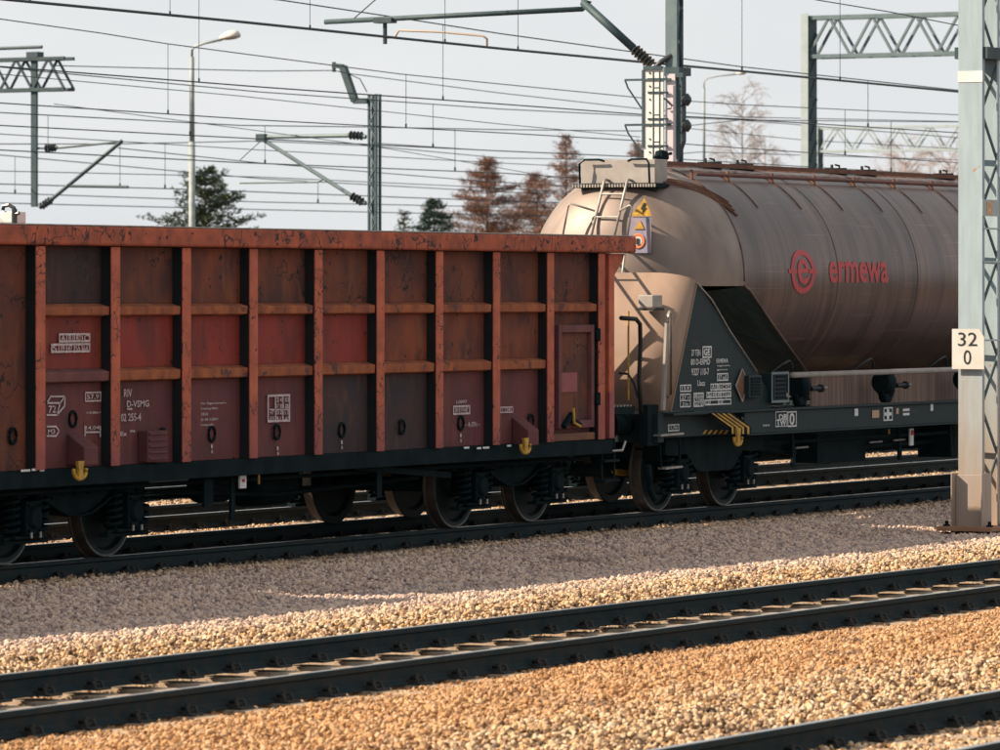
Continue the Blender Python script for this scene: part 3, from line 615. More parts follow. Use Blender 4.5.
for k in range(9): m.bar((51.0+k*.08, 26.44, 1.25), (51.0+k*.08, 27.1, 1.25), .02, .02)
m.build('step_grating', M['steel'], gon)
m = MB(); m.bar((50.93, 26.6, 2.1), (51.1, 26.6, 2.07), .12, .14); m.bar((50.93, 26.6, 1.38), (51.15, 26.6, 1.33), .14, .2); m.build('end_bracket', M['black'], gon)

LEAD = copy_tree(gon); LEAD.location.x -= 14.05; LEAD['label'] = 'second open wagon coupled at the left, its end just outside the picture'

# ---------------------------------------------------------------- silo wagon
TX0 = 54.55; TXC = 60.9; TX1 = 2*TXC-TX0; TY, TZ, TR = 27.75, 2.70, 1.30
silo = thing('silo_wagon', 'dirty brown cylindrical silo tank wagon with red logo and dark green frame', 'freight wagon', (60.9, 27.75, 0), 'freight wagons coupled on the second track')
ZC = P(720, 286, 26.45).z                    # level where the end hopper cut starts
def slant(z):
    if z >= ZC: return 0.0
    q = max(z, 1.55); t = (ZC-q)/(ZC-1.55); yy = TY-math.sqrt(TR**2-(q-TZ)**2)
    return max(0.0, XY(746+60*t, yy)-TX0)+max(0, 1.55-z)*2.0
na, nx = 96, 40; m = MB(); vs = []
na = 160
for i in range(nx+1):
    for k in range(na):
        a = 2*math.pi*k/na; y = TY-TR*math.sin(a); z = TZ+TR*math.cos(a); sl = slant(z)
        xa, xb = TX0-.0+sl, TX1-sl; vs.append((xa+(xb-xa)*i/nx, y, z))
m.add(vs, [(i*na+k, i*na+(k+1) % na, (i+1)*na+(k+1) % na, (i+1)*na+k) for i in range(nx) for k in range(na)])
barrel = m.build('barrel', M['tank'], silo, smooth=True)
for sx in (-1, 1):                           # sloping hopper floor at each end
    m = MB(); X = lambda z: (TX0+slant(z)) if sx < 0 else (TX1-slant(z)); n = 20; vs = []
    zs = [ZC-(ZC-(TZ-TR+.001))*i/n for i in range(n+1)]
    for z in zs:
        yy = math.sqrt(max(0, TR**2-(z-TZ)**2))
        for k in range(9):
            u = -1+k/4; d = .10*(1-u*u)
            vs.append((X(z)+sx*-1*d*0-(-sx)*0, TY+yy*u, z-d))
    m.add(vs, [(i*9+k, i*9+k+1, (i+1)*9+k+1, (i+1)*9+k) for i in range(n) for k in range(8)])
    m.build('hopper_floor', M['floor'], silo, smooth=True)
    # domed end above the hopper
    n1, n2 = 20, 44; vs = []; A = 1.2
    for i in range(n1+1):
        t = i/n1; pr = 2.35; r = TR*(math.cos(t*math.pi/2))**(2/pr); d = A*(math.sin(t*math.pi/2))**(2/pr)
        amax = math.acos(max(-1, min(1, (ZC-TZ)/max(r, 1e-6)))) if r > abs(ZC-TZ) else math.pi
        for k in range(n2+1):
            a = -amax+2*amax*k/n2; vs.append(((TX0-d) if sx < 0 else (TX1+d), TY-r*math.sin(a), TZ+r*math.cos(a)))
    m = MB(); w1 = n2+1
    m.add(vs, [(i*w1+k, i*w1+k+1, (i+1)*w1+k+1, (i+1)*w1+k) for i in range(n1) for k in range(n2)])
    lo = [i*w1 for i in range(n1+1)]+[i*w1+n2 for i in range(n1, -1, -1)]
    m.build('tank_end', M['dome'], silo, smooth=True)
    m = MB(); m.add([vs[i] for i in lo], [tuple(range(len(lo)))]); m.build('end_soffit', M['green'], silo)
for px in (838, 918):                         # weld seams and stiffening hoops
    xx = XY(px, TY-TR); m = MB(); m.lathe([(TR+.001, -.012), (TR+.006, -.004), (TR+.006, .004), (TR+.001, .012)], (xx, TY, TZ), 'x', 96)
    m.v = [v for v in m.v]; m.build('weld_seam', mat('seam_grime', (.10, .07, .062), None, rough=.6) if 'seam' not in M else M['seam'], silo)
m = MB(); pts = [(TX0, TY-(TR+.004)*math.sin(a), TZ+(TR+.004)*math.cos(a)) for a in [math.pi*k/60*1.04-.02 for k in range(31)]]
m.tube(pts, .010, 6); m.build('weld_seam', M['tank'], silo, smooth=True)
# edge bead along the hopper cut
pts = []
for k in range(24):
    z = ZC-(ZC-1.55)*k/23; yy = math.sqrt(max(0, TR**2-(z-TZ)**2)); pts.append((TX0+slant(z), TY-yy-.006, z))
m = MB(); m.tube(pts, .018, 6); m.build('hopper_edge', M['tank'], silo, smooth=True)
pz = [P(735, 335, 27.0), P(766, 314, 26.9)]
m = MB(); m.tube([(TX0+.9, TY-1.05, ZC-.62), (TX0+.35, TY-.2, ZC-.35)], .015, 6); m.build('hopper_rib', M['green'], silo)
# end support: side web, end plate
YS = 26.45
sw = [P(697, 283, YS), P(757, 372, YS), P(768, 390, YS), P(772, 411, YS), P(671, 411, YS)]
for Yw in (YS, mirror_y(YS)):
    m = MB(); m.prism([(p.x, p.z) for p in sw], min(Yw, Yw+(.02 if Yw < 27 else -.02)), max(Yw, Yw+(.02 if Yw < 27 else -.02))); m.build('side_web', M['green'], silo)
a, b = sw[0], sw[4]
zt = a.z+.03
m = MB(); plan = []
for k in range(9):
    q = k/8*math.pi/2; plan.append((-.01-.26*math.sin(q), YS+.42*(1-math.cos(q)), a.z+.02+.10*math.sin(q)))
plan += [(-.27, yy, a.z+.12) for yy in (27.2, 27.75, 28.3)]
plan += [(dx, mirror_y(yy), zz) for dx, yy, zz in plan[:9][::-1]]
npn = len(plan); m.add([(b.x+dx, yy, b.z) for dx, yy, zz in plan]+[(a.x+dx, yy, zz) for dx, yy, zz in plan], [(i, i+1, npn+i+1, npn+i) for i in range(npn-1)])
o = m.build('end_plate', M['plate'], silo, smooth=True); sm = o.modifiers.new('s', 'SOLIDIFY'); sm.thickness = .012
m = MB(); m.tube([(a.x-.01, YS-.004, a.z), (b.x-.01, YS-.004, b.z)], .010, 6); m.build('plate_edge', M['plate'], silo)
m = MB(); m.tube([P(697, 283, YS-.02), P(712, 300, YS-.02), P(730, 331, YS-.02), P(757, 372, YS-.02)], .010, 6); m.build('edge_bead', M['steel'], silo, smooth=True)
# mirrored far end web
m = MB(); m.prism([(2*TXC-p.x, p.z) for p in sw][::-1], YS, YS+.02); m.build('side_web', M['green'], silo)
# grab rail and its strip at the corner
p0, p1 = P(667, 323, YS-.05), P(667, 410, YS-.05); m = MB(); m.bar(p0, (p1.x-.1, p1.y, p1.z), .06, .03, up=(0, 1, 0)); m.build('corner_strip', M['ashy'], silo)
m = MB(); m.tube([P(667.5, 323, YS-.12), P(668, 315, YS-.12), P(669.5, 312, YS-.12), P(671, 315, YS-.12), P(671, 394, YS-.12), P(668, 397, YS-.12)], .018, 8); m.build('grab_rail', M['steel'], silo, smooth=True)
# grey tail lamp bracket box
p = PX(656, 302, 52.85); m = MB(); m.box(52.60, 52.84, p.y-.09, p.y+.10, p.z-.065, p.z+.08); m.build('lamp_box', M['ashy'], silo, bevel=.012)
m = MB(); m.box(52.58, 52.84, p.y-.11, p.y+.12, p.z-.095, p.z-.068); m.build('lamp_bracket', M['black'], silo)
# platform on top of the end with toe boards, ladder and hand hoops
XP = 53.75
tl, br = PX(581, 160, XP), PX(655, 183, XP)
m = MB(); m.box(XP, XP+.02, br.y, tl.y, br.z, tl.z); m.box(XP+.022, XP+.32, br.y-.0, br.y+.015, br.z, tl.z); m.box(XP+.022, XP+.32, tl.y-.015, tl.y, br.z, tl.z)
m.build('toe_board', M['ashy'], silo, bevel=.006)
m = MB(); m.box(XP-.10, XP+1.2, br.y-.06, tl.y+.06, br.z-.05, br.z-.004); m.build('platform', M['under'], silo)
m = MB()
for k in range(30): y = br.y-.05+(tl.y-br.y+.1)*k/29; m.box(XP-.112, XP-.102, y-.010, y+.010, br.z-.046, br.z-.010)
m.build('platform_grating', M['ashy'], silo)
m = MB()
for y, sg in ((br.y+.03, 1), (tl.y-.03, -1)):
    m.tube([(XP-.08, y, br.z), (XP-.10, y, tl.z-.05), (XP-.06, y+sg*.05, tl.z+.0), (XP-.06, y+sg*.24, tl.z+.0), (XP-.04, y+sg*.30, tl.z-.02)], .014, 6)
m.build('hand_hoop', M['under'], silo, smooth=True)
m = MB(); m.add([(XP, tl.y-.02, br.z-.05), (XP+.5, tl.y-.02, br.z-.05), (XP+.5, tl.y-.02, br.z-.45), (XP, tl.y-.3, br.z-.05), (XP+.5, tl.y-.3, br.z-.05), (XP+.5, tl.y-.3, br.z-.5)], [(0, 1, 2), (3, 5, 4), (0, 2, 5, 3), (0, 3, 4, 1), (1, 4, 5, 2)]); 
m.add([(XP, br.y+.02, br.z-.05), (XP+.5, br.y+.02, br.z-.05), (XP+.5, br.y+.02, br.z-.5), (XP, br.y+.3, br.z-.05), (XP+.5, br.y+.3, br.z-.05), (XP+.5, br.y+.3, br.z-.5)], [(0, 1, 2), (3, 5, 4), (0, 2, 5, 3), (0, 3, 4, 1), (1, 4, 5, 2)])
m.build('platform_bracket', M['green'], silo)
lt = [PX(604, 182, XP-.12), PX(627, 182, XP-.12)]; lb = [PX(591, 237, XP-.42), PX(614, 237, XP-.42)]
m = MB(); rl = []
for q, (a, b) in enumerate(zip(lt, lb)):
    mid = Vector((52.22, b.y-.27, 2.75)); foot = Vector((51.90, b.y+.32, 1.30)); rl.append((a, b, mid, foot)); m.tube([a+Vector((.12, 0, .02)), a+Vector((.03, 0, .03)), a, b], .016, 8); m.tube([b, mid], .018, 8); m.bar(mid, foot, .07, .05, up=(1, 0, 0))
lad = m.build('ladder', M['steel'], silo, smooth=True)
for k in range(9):
    g0, t = (0, .22+k*.42) if k < 2 else (1, .05+(k-2)*.45) if k < 4 else (2, .04+(k-4)*.21)
    a = rl[0][g0].lerp(rl[0][g0+1], t); b = rl[1][g0].lerp(rl[1][g0+1], t); m = MB(); m.tube([a, b], .012 if k < 4 else .024, 6); m.build('rung', M['steel'], lad)
m = MB(); m.tube([PX(562, 240, XP-.5), PX(568, 207, XP-.45), PX(571, 203.5, XP-.42), PX(595, 211, XP-.28)], .014, 6); m.tube([PX(626, 245, XP-.5), PX(632, 207, XP-.45), PX(630, 205, XP-.42), PX(619, 211, XP-.28)], .014, 6)
m.tube([PX(562, 240, XP-.5), PX(556, 300, XP-.62)], .014, 6); m.tube([PX(626, 245, XP-.5), PX(619, 300, XP-.62)], .014, 6); m.build('ladder_handrail', M['steel'], silo, smooth=True)
# warning plates at the end, facing along the track
XQ = 53.40
def tri(mb, pts): q = [PX(x, y, XQ) for x, y in pts]; mb.add([(v.x, v.y, v.z) for v in q]+[(v.x+.006, v.y, v.z) for v in q], [tuple(range(len(q))), tuple(range(2*len(q)-1, len(q)-1, -1))]+[(i, (i+1) % len(q), (i+1) % len(q)+len(q), i+len(q)) for i in range(len(q))])
m = MB(); tri(m, [(628.5, 217), (651, 217), (651, 253), (628.5, 253)]); wp = m.build('warning_plate', M['blueplate'], silo)
XQ = 53.385; m = MB(); tri(m, [(631, 216), (652, 216), (644.5, 198)]); m.build('warning_triangle', M['yellow'], silo)
XQ = 53.375; m = MB(); tri(m, [(643.5, 203), (640.5, 209), (643, 209), (641.5, 214), (646, 207.5), (643.7, 207.5), (645.5, 203)]); m.build('lightning_bolt', M['black'], silo)
XQ = 53.388; m = MB(); tri(m, [(634, 229), (644, 229), (640, 220.5)]); m.build('warning_triangle', M['yellow'], silo)
m = MB(); pc = PX(638, 241, 53.388); m.lathe([(.055, 0), (.078, -.004), (.088, 0)], (53.39, pc.y, pc.z), 'x', 24); m.build('prohibition_ring', mat('sign_orange', (.7, .2, .08)), silo)
m = MB(); m.lathe([(0, 0), (.054, 0)], (53.386, pc.y, pc.z), 'x', 24); m.mi = 1; m.box(53.375, 53.382, pc.y-.018, pc.y+.018, pc.z-.04, pc.z+.03); m.build('prohibition_face', [M['signw'], M['black']], silo)
# top walkway, clamps, lids, cables
ztop = TZ+TR
m = MB(); m.box(TX0-.2, TX1+.2, TY-.36, TY-.31, ztop+.0, ztop+.05); m.box(TX0-.2, TX1+.2, TY+.31, TY+.36, ztop+.0, ztop+.05)
for k in range(40): x = TX0+k*(TX1-TX0)/39; m.box(x-.012, x+.012, TY-.30, TY+.30, ztop+.02, ztop+.04)
m.build('roof_walkway', M['tanrust'], silo)
m = MB(); m.tube([(TX0+.1, TY-.62, ztop-.10), (TX1, TY-.62, ztop-.10)], .022, 8); m.build('roof_pipe', mat('rust_pipe', (.17, .06, .045), (.1, .05, .04), 5, .7), silo)
for px in (726, 770, 812, 852, 892, 930, 690):
    x = XY(px, TY-.6); m = MB(); m.bar((x, TY-.62, ztop-.05), (x, TY-.62, ztop-.20), .04, .03); m.tube([(x, TY-(TR+.008)*math.sin(q*.1), TZ+(TR+.008)*math.cos(q*.1)) for q in range(4, 10)], .006, 5); m.build('pipe_clamp', M['tanrust'], silo)
for px in (706, 738, 832, 862, 940, 1010):
    x = XY(px, TY); r = MB(); r.lathe([(0, .05), (.16, .045), (.20, .03), (.20, 0)], (x, TY, ztop+.0), 'z', 20)
    lid = r.build('manhole_lid', M['green'], silo)
    m = MB(); m.bar((x-.3, TY-.05, ztop+.06), (x+.3, TY-.05, ztop+.075), .03); m.tube([(x+.22, TY, ztop+.05), (x+.22, TY, ztop+.115), (x+.10, TY, ztop+.125)], .013, 6); m.tube([(x-.22, TY-.1, ztop+.05), (x-.22, TY-.1, ztop+.12)], .02, 6); m.build('lid_clamp', M['black'], lid)
m = MB()
for k in range(4):
    m.tube([(TX0-.62+.85*q/8, TY-(TR*math.sin(.30+.07*q+.05*k)), TZ+.02+(TR*math.cos(.30+.07*q+.05*k))*(1-.10*(1-q/8)**2)) for q in range(9)], .010, 6)
m.build('cable_bundle', M['tanrust'], silo, smooth=True)
m = MB(); m.lathe([(0, .2), (.07, .18), (.09, .1), (.05, .05), (.08, 0)], (TX0-.35, TY-.4, ztop-.02), 'z', 12); m.bar((TX0-.55, TY-.4, ztop+.08), (TX0-.1, TY-.4, ztop+.14), .03); m.build('relief_valve', M['under'], silo)
# red logo and name, wrapped on the barrel
def wrap(vs2, fs, px_of, name):
    bm = bmesh.new(); bv = [bm.verts.new((u, 0, v)) for u, v in vs2]
    for f in fs:
        try: bm.faces.new([bv[i] for i in f])
        except ValueError: pass
    zmin, zmax = min(v for u, v in vs2), max(v for u, v in vs2); k = zmin
    while k < zmax:
        bmesh.ops.bisect_plane(bm, geom=bm.verts[:]+bm.edges[:]+bm.faces[:], plane_co=(0, 0, k), plane_no=(0, 0, 1)); k += .02
    mb = MB(); bm.verts.index_update(); rr = TR+.006
    pts = []
    for v in bm.verts:
        a = math.pi/2-(v.co.z-TZ)/rr; pts.append((v.co.x, TY-rr*math.sin(a), TZ+rr*math.cos(a)))
    mb.add(pts, [tuple(v.index for v in f.verts) for f in bm.faces]); bm.free()
    return mb
yn = TY-TR
def logo_xz(px, py): p = P(px, py, yn); return p.x, p.z
x0, z1 = logo_xz(829, 261); x1, z0 = logo_xz(888, 283)
vs, fs = text_mesh('ermewa', 1, .022); ax, bx = min(v.x for v in vs), max(v.x for v in vs); az, bz = min(v.y for v in vs), max(v.y for v in vs)
wrap([(x0+(v.x-ax)/(bx-ax)*(x1-x0), z0+(v.y-az)/(bz-az)*(z1-z0)) for v in vs], fs, None, '').build('name_lettering', M['redlogo'], silo)
cx, cz = logo_xz(803, 271.5); rx = (logo_xz(815, 271)[0]-logo_xz(791, 271)[0])/2; rz = .265
def ring(r0, r1, a0, a1, n=48, zo=0):
    vv = []; ff = []
    for k in range(n+1):
        a = a0+(a1-a0)*k/n; vv += [(cx+rx*r0*math.cos(a), cz+zo+rz*r0*math.sin(a)), (cx+rx*r1*math.cos(a), cz+zo+rz*r1*math.sin(a))]
    for k in range(n): ff.append((2*k, 2*k+1, 2*k+3, 2*k+2))
    return vv, ff
LV, LF = [], []
def ladd(v, f): n = len(LV); LV.extend(v); LF.extend(tuple(i+n for i in q) for q in f)
ladd(*ring(.74, 1.0, 0, 2*math.pi)); evs, efs = text_mesh('e', 1, .012); ex0, ex1 = min(v.x for v in evs), max(v.x for v in evs); ez0, ez1 = min(v.y for v in evs), max(v.y for v in evs)
ladd([(cx-rx*.46+(v.x-ex0)/(ex1-ex0)*rx*.92, cz-rz*.58+(v.y-ez0)/(ez1-ez0)*rz*1.16) for v in evs], efs)
for q in (-1, 1): ladd([(cx+q*rx*.5, cz-rz*.09), (cx+q*rx*1.2, cz-rz*.09), (cx+q*rx*1.2, cz+rz*.11), (cx+q*rx*.5, cz+rz*.11)], [(0, 1, 2, 3)])
wrap(LV, LF, None, '').build('round_logo', M['redlogo'], silo)
# markings on the side web
YM = YS-.006; wt = MB()
wtxt(wt, '37 TEN', 691.5, 349.5, 700.5, 356, YM); wframe(wt, 702.5, 346, 711.5, 358, YM, .018); wtxt(wt, 'GE', 704, 348.5, 710, 355.5, YM, .03)
wtxt(wt, '80 D-ERMD', 691, 358.5, 710, 365, YM); wtxt(wt, '9327 110-7', 691.5, 368, 709, 375.5, YM); wtxt(wt, 'Uacs', 697.5, 380, 705, 386, YM)
wtxt(wt, 'ERMEWA', 716.5, 358.5, 728, 363, YM); wtxt(wt, 'wagonverm.', 717, 365, 730, 367, YM); wtxt(wt, 'geneve', 717, 369, 727.5, 371, YM)
wframe(wt, 717, 373, 728, 381, YM); wtxt(wt, '57 m3', 718.5, 375, 726.5, 379.5, YM)
grid(wt, 710.5, 383, 731, 390.5, 4, 1, YM)
for k, s in enumerate('ABCD'): wtxt(wt, s, 712+k*5.1, 384.6, 714.6+k*5.1, 389, YM)
grid(wt, 706.5, 391, 731, 398, 5, 1, YM)
for k, s in enumerate(('S', '41', '49', '57', '65')): wtxt(wt, s, 707.6+k*4.9, 392.5, 710.8+k*4.9, 396.8, YM)
wframe(wt, 704.5, 398.6, 731, 405.5, YM); wtxt(wt, '12', 705.8, 400, 709, 404.2, YM); wtxt(wt, '0,0', 718, 400, 723, 404.2, YM); wline(wt, [(710, 399), (710, 405)], YM)
wframe(wt, 680, 384.5, 691, 392, YM); wtxt(wt, '13,9', 682, 386.5, 689, 390.5, YM)
grid(wt, 680, 393.5, 690.5, 407.5, 1, 2, YM); wtxt(wt, '27 t', 681.8, 395.5, 689, 399.3, YM); wtxt(wt, '31t', 682.5, 402.3, 688.5, 406, YM)
grid(wt, 693.5, 392.5, 703.5, 407, 2, 3, YM)
for k in range(6): wtxt(wt, ('86', 'G', '12', '08', '94', '3')[k], 694.5+(k % 2)*5, 393.8+(k//2)*4.8, 697.6+(k % 2)*5, 396.6+(k//2)*4.8, YM)
wt.build('lettering', M['whitet'], silo)
d = [P(741, 369, YM), P(747, 384, YM), P(741, 401.5, YM), P(734.5, 386, YM)]
m = MB(); m.prism([(p.x, p.z) for p in d], YM-.012, YM-.002); dia = m.build('hazard_diamond', M['tanrust'], silo)
m = MB()
for a, b in zip(d, d[1:]+d[:1]): m.bar((a.x, YM-.016, a.z), (b.x, YM-.016, b.z), .012)
m.build('diamond_frame', M['steel'], dia)
# vent boxes on the side
for xa, ya, xb, yb in ((749, 375, 762, 398), (774, 373, 787, 401)):
    a, b = P(xa, yb, YS-.08), P(xb, ya, YS-.08); m = MB(); m.box(a.x, b.x, YS-.08, YS+.12, a.z, b.z)
    vb = m.build('vent_box', M['green'], silo, bevel=.01); m = MB()
    for k in range(6): z = a.z+.04+(b.z-a.z-.08)*k/5; m.box(a.x+.05, b.x-.05, YS-.092, YS-.082, z-.012, z+.012)
    m.build('louvre', M['under'], vb)
a, b = P(771.5, 403, YS-.1), P(789, 371.5, YS-.1); m = MB(); frame_rect(m, a.x, b.x, a.z, b.z, YS-.1, .03); m.build('vent_frame', M['galv'], silo)
# longitudinal frame
ZF1 = P(760, 409, 26.40).z; ZF0 = P(760, 433, 26.4).z
m = MB(); SX0, SX1 = P(670, 411, 26.4).x-.05, 2*TXC-P(670, 411, 26.4).x+.05
for Y0, sy in ((26.36, 1), (mirror_y(26.36), -1)):
    ya, yb = sorted((Y0, Y0+sy*.04)); m.box(SX0+1.9, SX1-1.9, ya, yb, ZF0, ZF1-.03); yc2 = sorted((Y0-sy*.03, Y0+sy*.10)); m.box(SX0, SX1, yc2[0], yc2[1], ZF1-.028, ZF1)
    m.box(SX0+1.9, SX1-1.9, *sorted((Y0-sy*.03, Y0+sy*.1)), ZF0-.02, ZF0-.001)
    # raised end frames over the bogies
    for e0, e1 in ((SX0, SX0+1.9), (SX1-1.9, SX1)): m.box(e0, e1, *sorted((Y0+sy*.12, Y0+sy*.16)), P(700, 436, 26.5).z, ZF1-.03)
for x in [53.2, 54.2, 55.5, 57.5, 60.9, 64.5, 66.5, 67.6, 68.6]: m.box(x-.06, x+.06, 26.56, mirror_y(26.56), ZF0+.03, ZF1-.04)
m.box(SX0, SX1, 27.55, 27.66, ZF0-.02, ZF1-.045); m.box(SX0, SX1, 27.84, 27.95, ZF0-.02, ZF1-.045)
m.box(SX0-.15, SX0-.002, 26.45, mirror_y(26.45), ZF0-.05, ZF1-.005); m.box(SX1+.002, SX1+.15, 26.45, mirror_y(26.45), ZF0-.05, ZF1-.005)
m.build('frame', M['green'], silo, bevel=.006)
# belly panel, outlet pipe, valves
m = MB(); z1 = P(870, 374, 26.9).z; z0 = P(870, 403, 26.9).z; m.box(XY(812, 26.9), TX1-1.5, 26.9, 26.93, z0-.05, z1+.05)
m.build('belly_panel', mat('belly_streaks', (.30, .20, .16), (.15, .10, .085), 2.4, .8, stretch=(12, 1, .25)), silo)
zp = P(870, 372.5, 26.5).z
m = MB(); m.tube([(XY(792, 26.5), 26.5, zp), (TX1-1.2, 26.5, zp)], .035, 12); m.build('discharge_pipe', M['ashy'], silo, smooth=True)
for px in (798, 884, 965):
    x = XY(px, 26.6); m = MB(); m.lathe([(0, -.10), (.12, -.10), (.15, -.05), (.15, .05), (.12, .1), (0, .1)], (x, 26.6, zp-.13), 'x', 18); m.box(x-.05, x+.05, 26.55, 26.65, zp-.35, zp+.02)
    m.tube([(x-.10, 26.6, zp-.22), (x-.02, 26.6, zp-.34), (x+.12, 26.6, zp-.34), (x+.22, 26.6, zp-.22), (x+.22, 26.6, zp-.10)], .05, 10)
    v = m.build('valve', M['under'], silo, smooth='auto'); m = MB(); m.tube([(x+.15, 26.5, zp-.17), (x+.42, 26.48, zp-.17)], .03, 8); m.lathe([(0, 0), (.05, 0), (.05, .05), (0, .05)], (x+.38, 26.49, zp-.17), 'x', 10); m.build('valve_stem', M['black'], v)
    m = MB(); m.tube([(x+.42, 26.48, zp-.17), (x+.55, 26.48, zp-.165)], .012, 6); m.build('valve_lever', M['steel'], v)
for px in (868, 942, 786):                    # hose loops above the pipe
    m = MB(); x = XY(px, 26.6); m.tube([(x-.4, 26.62, zp+.02), (x-.15, 26.58, zp+.13), (x+.05, 26.58, zp+.17), (x+.12, 26.58, zp+.12), (x+.1, 26.58, zp-.02)], .016, 6); m.build('hose', M['black'], silo, smooth=True)
# marks on the sole bar
YB = 26.355; wt = MB()
wframe(wt, 787.5, 411, 796.5, 427, YB, .016); wtxt(wt, '0', 789.5, 413, 794.5, 425, YB, .02); wtxt(wt, 'DB', 779, 414, 787, 420, YB, .03); wtxt(wt, 'TW', 776.5, 419, 786.5, 426, YB, .03); wframe(wt, 775.5, 411, 787, 427, YB, .01)
wtxt(wt, 'REV', 763, 424.3, 770, 426.5, YB)
wframe(wt, 883.5, 407, 892.5, 421, YB, .016); wtxt(wt, '+', 884.5, 408.5, 891.5, 419.5, YB, .05); wtxt(wt, '=', 903, 408.5, 909.5, 415.5, YB, .02)
for xa, xb, ya, yb in ((854.5, 858, 408.5, 416), (930.5, 933, 404, 411)): a, b = P(xa, yb, YB), P(xb, ya, YB); wt.box(a.x, b.x, YB-.002, YB, a.z, b.z)
wt.build('lettering', M['whitet'], silo)
m = MB()
for xa, xb, ya, yb in ((872, 879, 410, 418), (896, 898.5, 408, 414)): a, b = P(xa, yb, YB), P(xb, ya, YB); m.box(a.x, b.x, YB-.003, YB-.0005, a.z, b.z)
m.build('marking_plate', mat('tan_sticker', (.50, .33, .22)), silo)
YE = 26.475
wt = MB(); wframe(wt, 668, 424, 679, 431.5, YE, .012); wtxt(wt, '11,7m', 669.5, 425.5, 677.5, 430, YE); wt.build('lettering', M['whitet'], silo)
m = MB()
for k in range(5):
    q = [P(702+k*5.3, 434, YE), P(704.4+k*5.3, 434, YE), P(707.4+k*5.3, 430, YE), P(705+k*5.3, 430, YE)]; m.prism([(p.x, p.z) for p in q], YE-.004, YE-.001)
m.build('hazard_stripe', M['yellow'], silo)
# diagonal striped lever guard with hook
m = MB(); Yg = 26.30; g1 = [P(711, 413, Yg), P(732, 413, Yg), P(751, 427, Yg), P(751, 434.5, Yg), P(731.5, 434.5, Yg), P(731.5, 427.5, Yg)]
m.prism([(p.x, p.z) for p in g1], Yg, Yg+.03); gd = m.build('lever_guard', M['under'], silo)
m = MB()
for k in range(4):
    o = k*5.2; q = [P(711.5+o, 413.4, Yg-.003), P(713.8+o, 413.4, Yg-.003), P(733.6+o, 427, Yg-.003), P(733.6+o, 434, Yg-.003), P(731.8+o, 434, Yg-.003), P(731.8+o, 428, Yg-.003)]
    m.prism([(p.x, p.z) for p in q], Yg-.004, Yg-.001)
m.build('guard_stripe', M['yellow'], gd)
hook_part(silo, 738, 428, 446, 26.2, M['yellow'])
# light bits hanging under the frame: steel bars, brake gear
m = MB()
for xa, xb, py in ((790, 803, 429.5), (869, 882, 425), (896, 901, 424), (796, 808, 448), (870, 882, 442.5), (894, 905, 440.5), (945, 960, 421)):
    m.tube([P(xa, py, 26.6), P(xb, py-1, 26.6)], .012, 6)
m.build('pull_rod', M['steel'], silo)
m = MB(); m.lathe([(0, -.5), (.17, -.46), (.18, 0), (.17, .46), (0, .5)], (58.2, 27.6, .62), 'x', 18); m.lathe([(0, -.3), (.13, -.28), (.13, .28), (0, .3)], (56.6, 27.2, .6), 'x', 14)
m.tube([(55.3, 27.0, .7), (57, 27.0, .56), (61.5, 27, .6), (66.2, 27, .66)], .025); m.tube([(55, 26.7, .72), (66.3, 26.7, .72)], .02)
m.box(55.6, 66.2, 27.35, 27.6, .50, .84); m.box(57.2, 58.6, 26.75, 27.1, .44, .80); m.box(61.2, 62.0, 26.7, 27.2, .40, .82); m.box(59.6, 60.3, 28.0, 28.5, .42, .85); m.box(63.2, 64.3, 27.1, 27.5, .46, .84)
for x in (56.2, 59.3, 60.9, 62.8, 64.9): m.bar((x, 26.62, .86), (x+.05, 26.62, .42), .07, .03); m.bar((x, 26.62, .46), (x+.9, 27.0, .62), .04)
m.build('brake_gear', M['under'], silo)
m = MB()
for px, py, r in ((829, 445, .045), (822, 439, .03), (833, 441, .03), (836, 448, .025), (819, 448, .03)): p = P(px, py, 27.0); m.lathe([(0, -.04), (r, -.03), (r, .03), (0, .04)], (p.x, 27.0, p.z), 'x', 10)
m.build('brake_fitting', M['ashy'], silo)
m = MB(); p = P(912, 435, 26.5); m.box(p.x-.05, p.x+.05, 26.5, 26.52, p.z-.13, p.z+.08); m.build('changeover_plate', M['whitet'], silo)
m = MB(); m.box(p.x-.03, p.x+.04, 26.492, 26.498, p.z-.0, p.z+.06); m.build('changeover_handle', bpy.data.materials['red_enamel'], silo)
m = MB(); p = P(889, 429, 26.5); m.tube([p, p-Vector((0, 0, .06))], .012); m.build('release_handle', M['yellow'], silo)
bogie(silo, 54.15, 1); bogie(silo, 2*TXC-54.15, 1)
for y in (27.75-.875, 27.75+.875): buffer(silo, SX0-.15, -1, y)
# front end dark post, step irons, coupling hoses
m = MB(); pa, pb = P(644, 403, 26.55), P(655, 470, 26.55)
m.box(pa.x, pb.x, 26.5, 26.62, .78, pa.z-.02); m.tube([P(648, 465, 26.5), P(650, 490, 26.5), P(655, 500, 26.5)], .04); m.build('step_post', M['under'], silo, bevel=.01)
m = MB(); m.bar(P(657, 435.5, 26.45), P(680, 433.5, 26.45), .10, .022); m.bar(P(662, 468.5, 26.5), P(679, 466.5, 26.5), .10, .022); m.build('foot_step', M['steel'], silo)
m = MB(); m.bar(P(659, 436, 26.5), P(661, 468, 26.5), .02); m.bar(P(679, 434, 26.5), P(680, 467, 26.5), .02); m.build('step_hanger', M['under'], silo)
m = MB()
m.tube([(51.1, 27.75, .95), (51.5, 27.75, .9), (51.8, 27.75, .92), (52.3, 27.75, .95)], .045, 10); m.tube([(51.0, 27.4, .9), (51.3, 27.35, .55), (51.8, 27.35, .5), (52.2, 27.4, .85)], .03, 8); m.tube([(51.0, 28.1, .9), (51.4, 28.1, .45), (51.9, 28.1, .5), (52.2, 28.1, .85)], .03, 8)
cp = m.build('coupling', M['under'], silo, smooth=True)
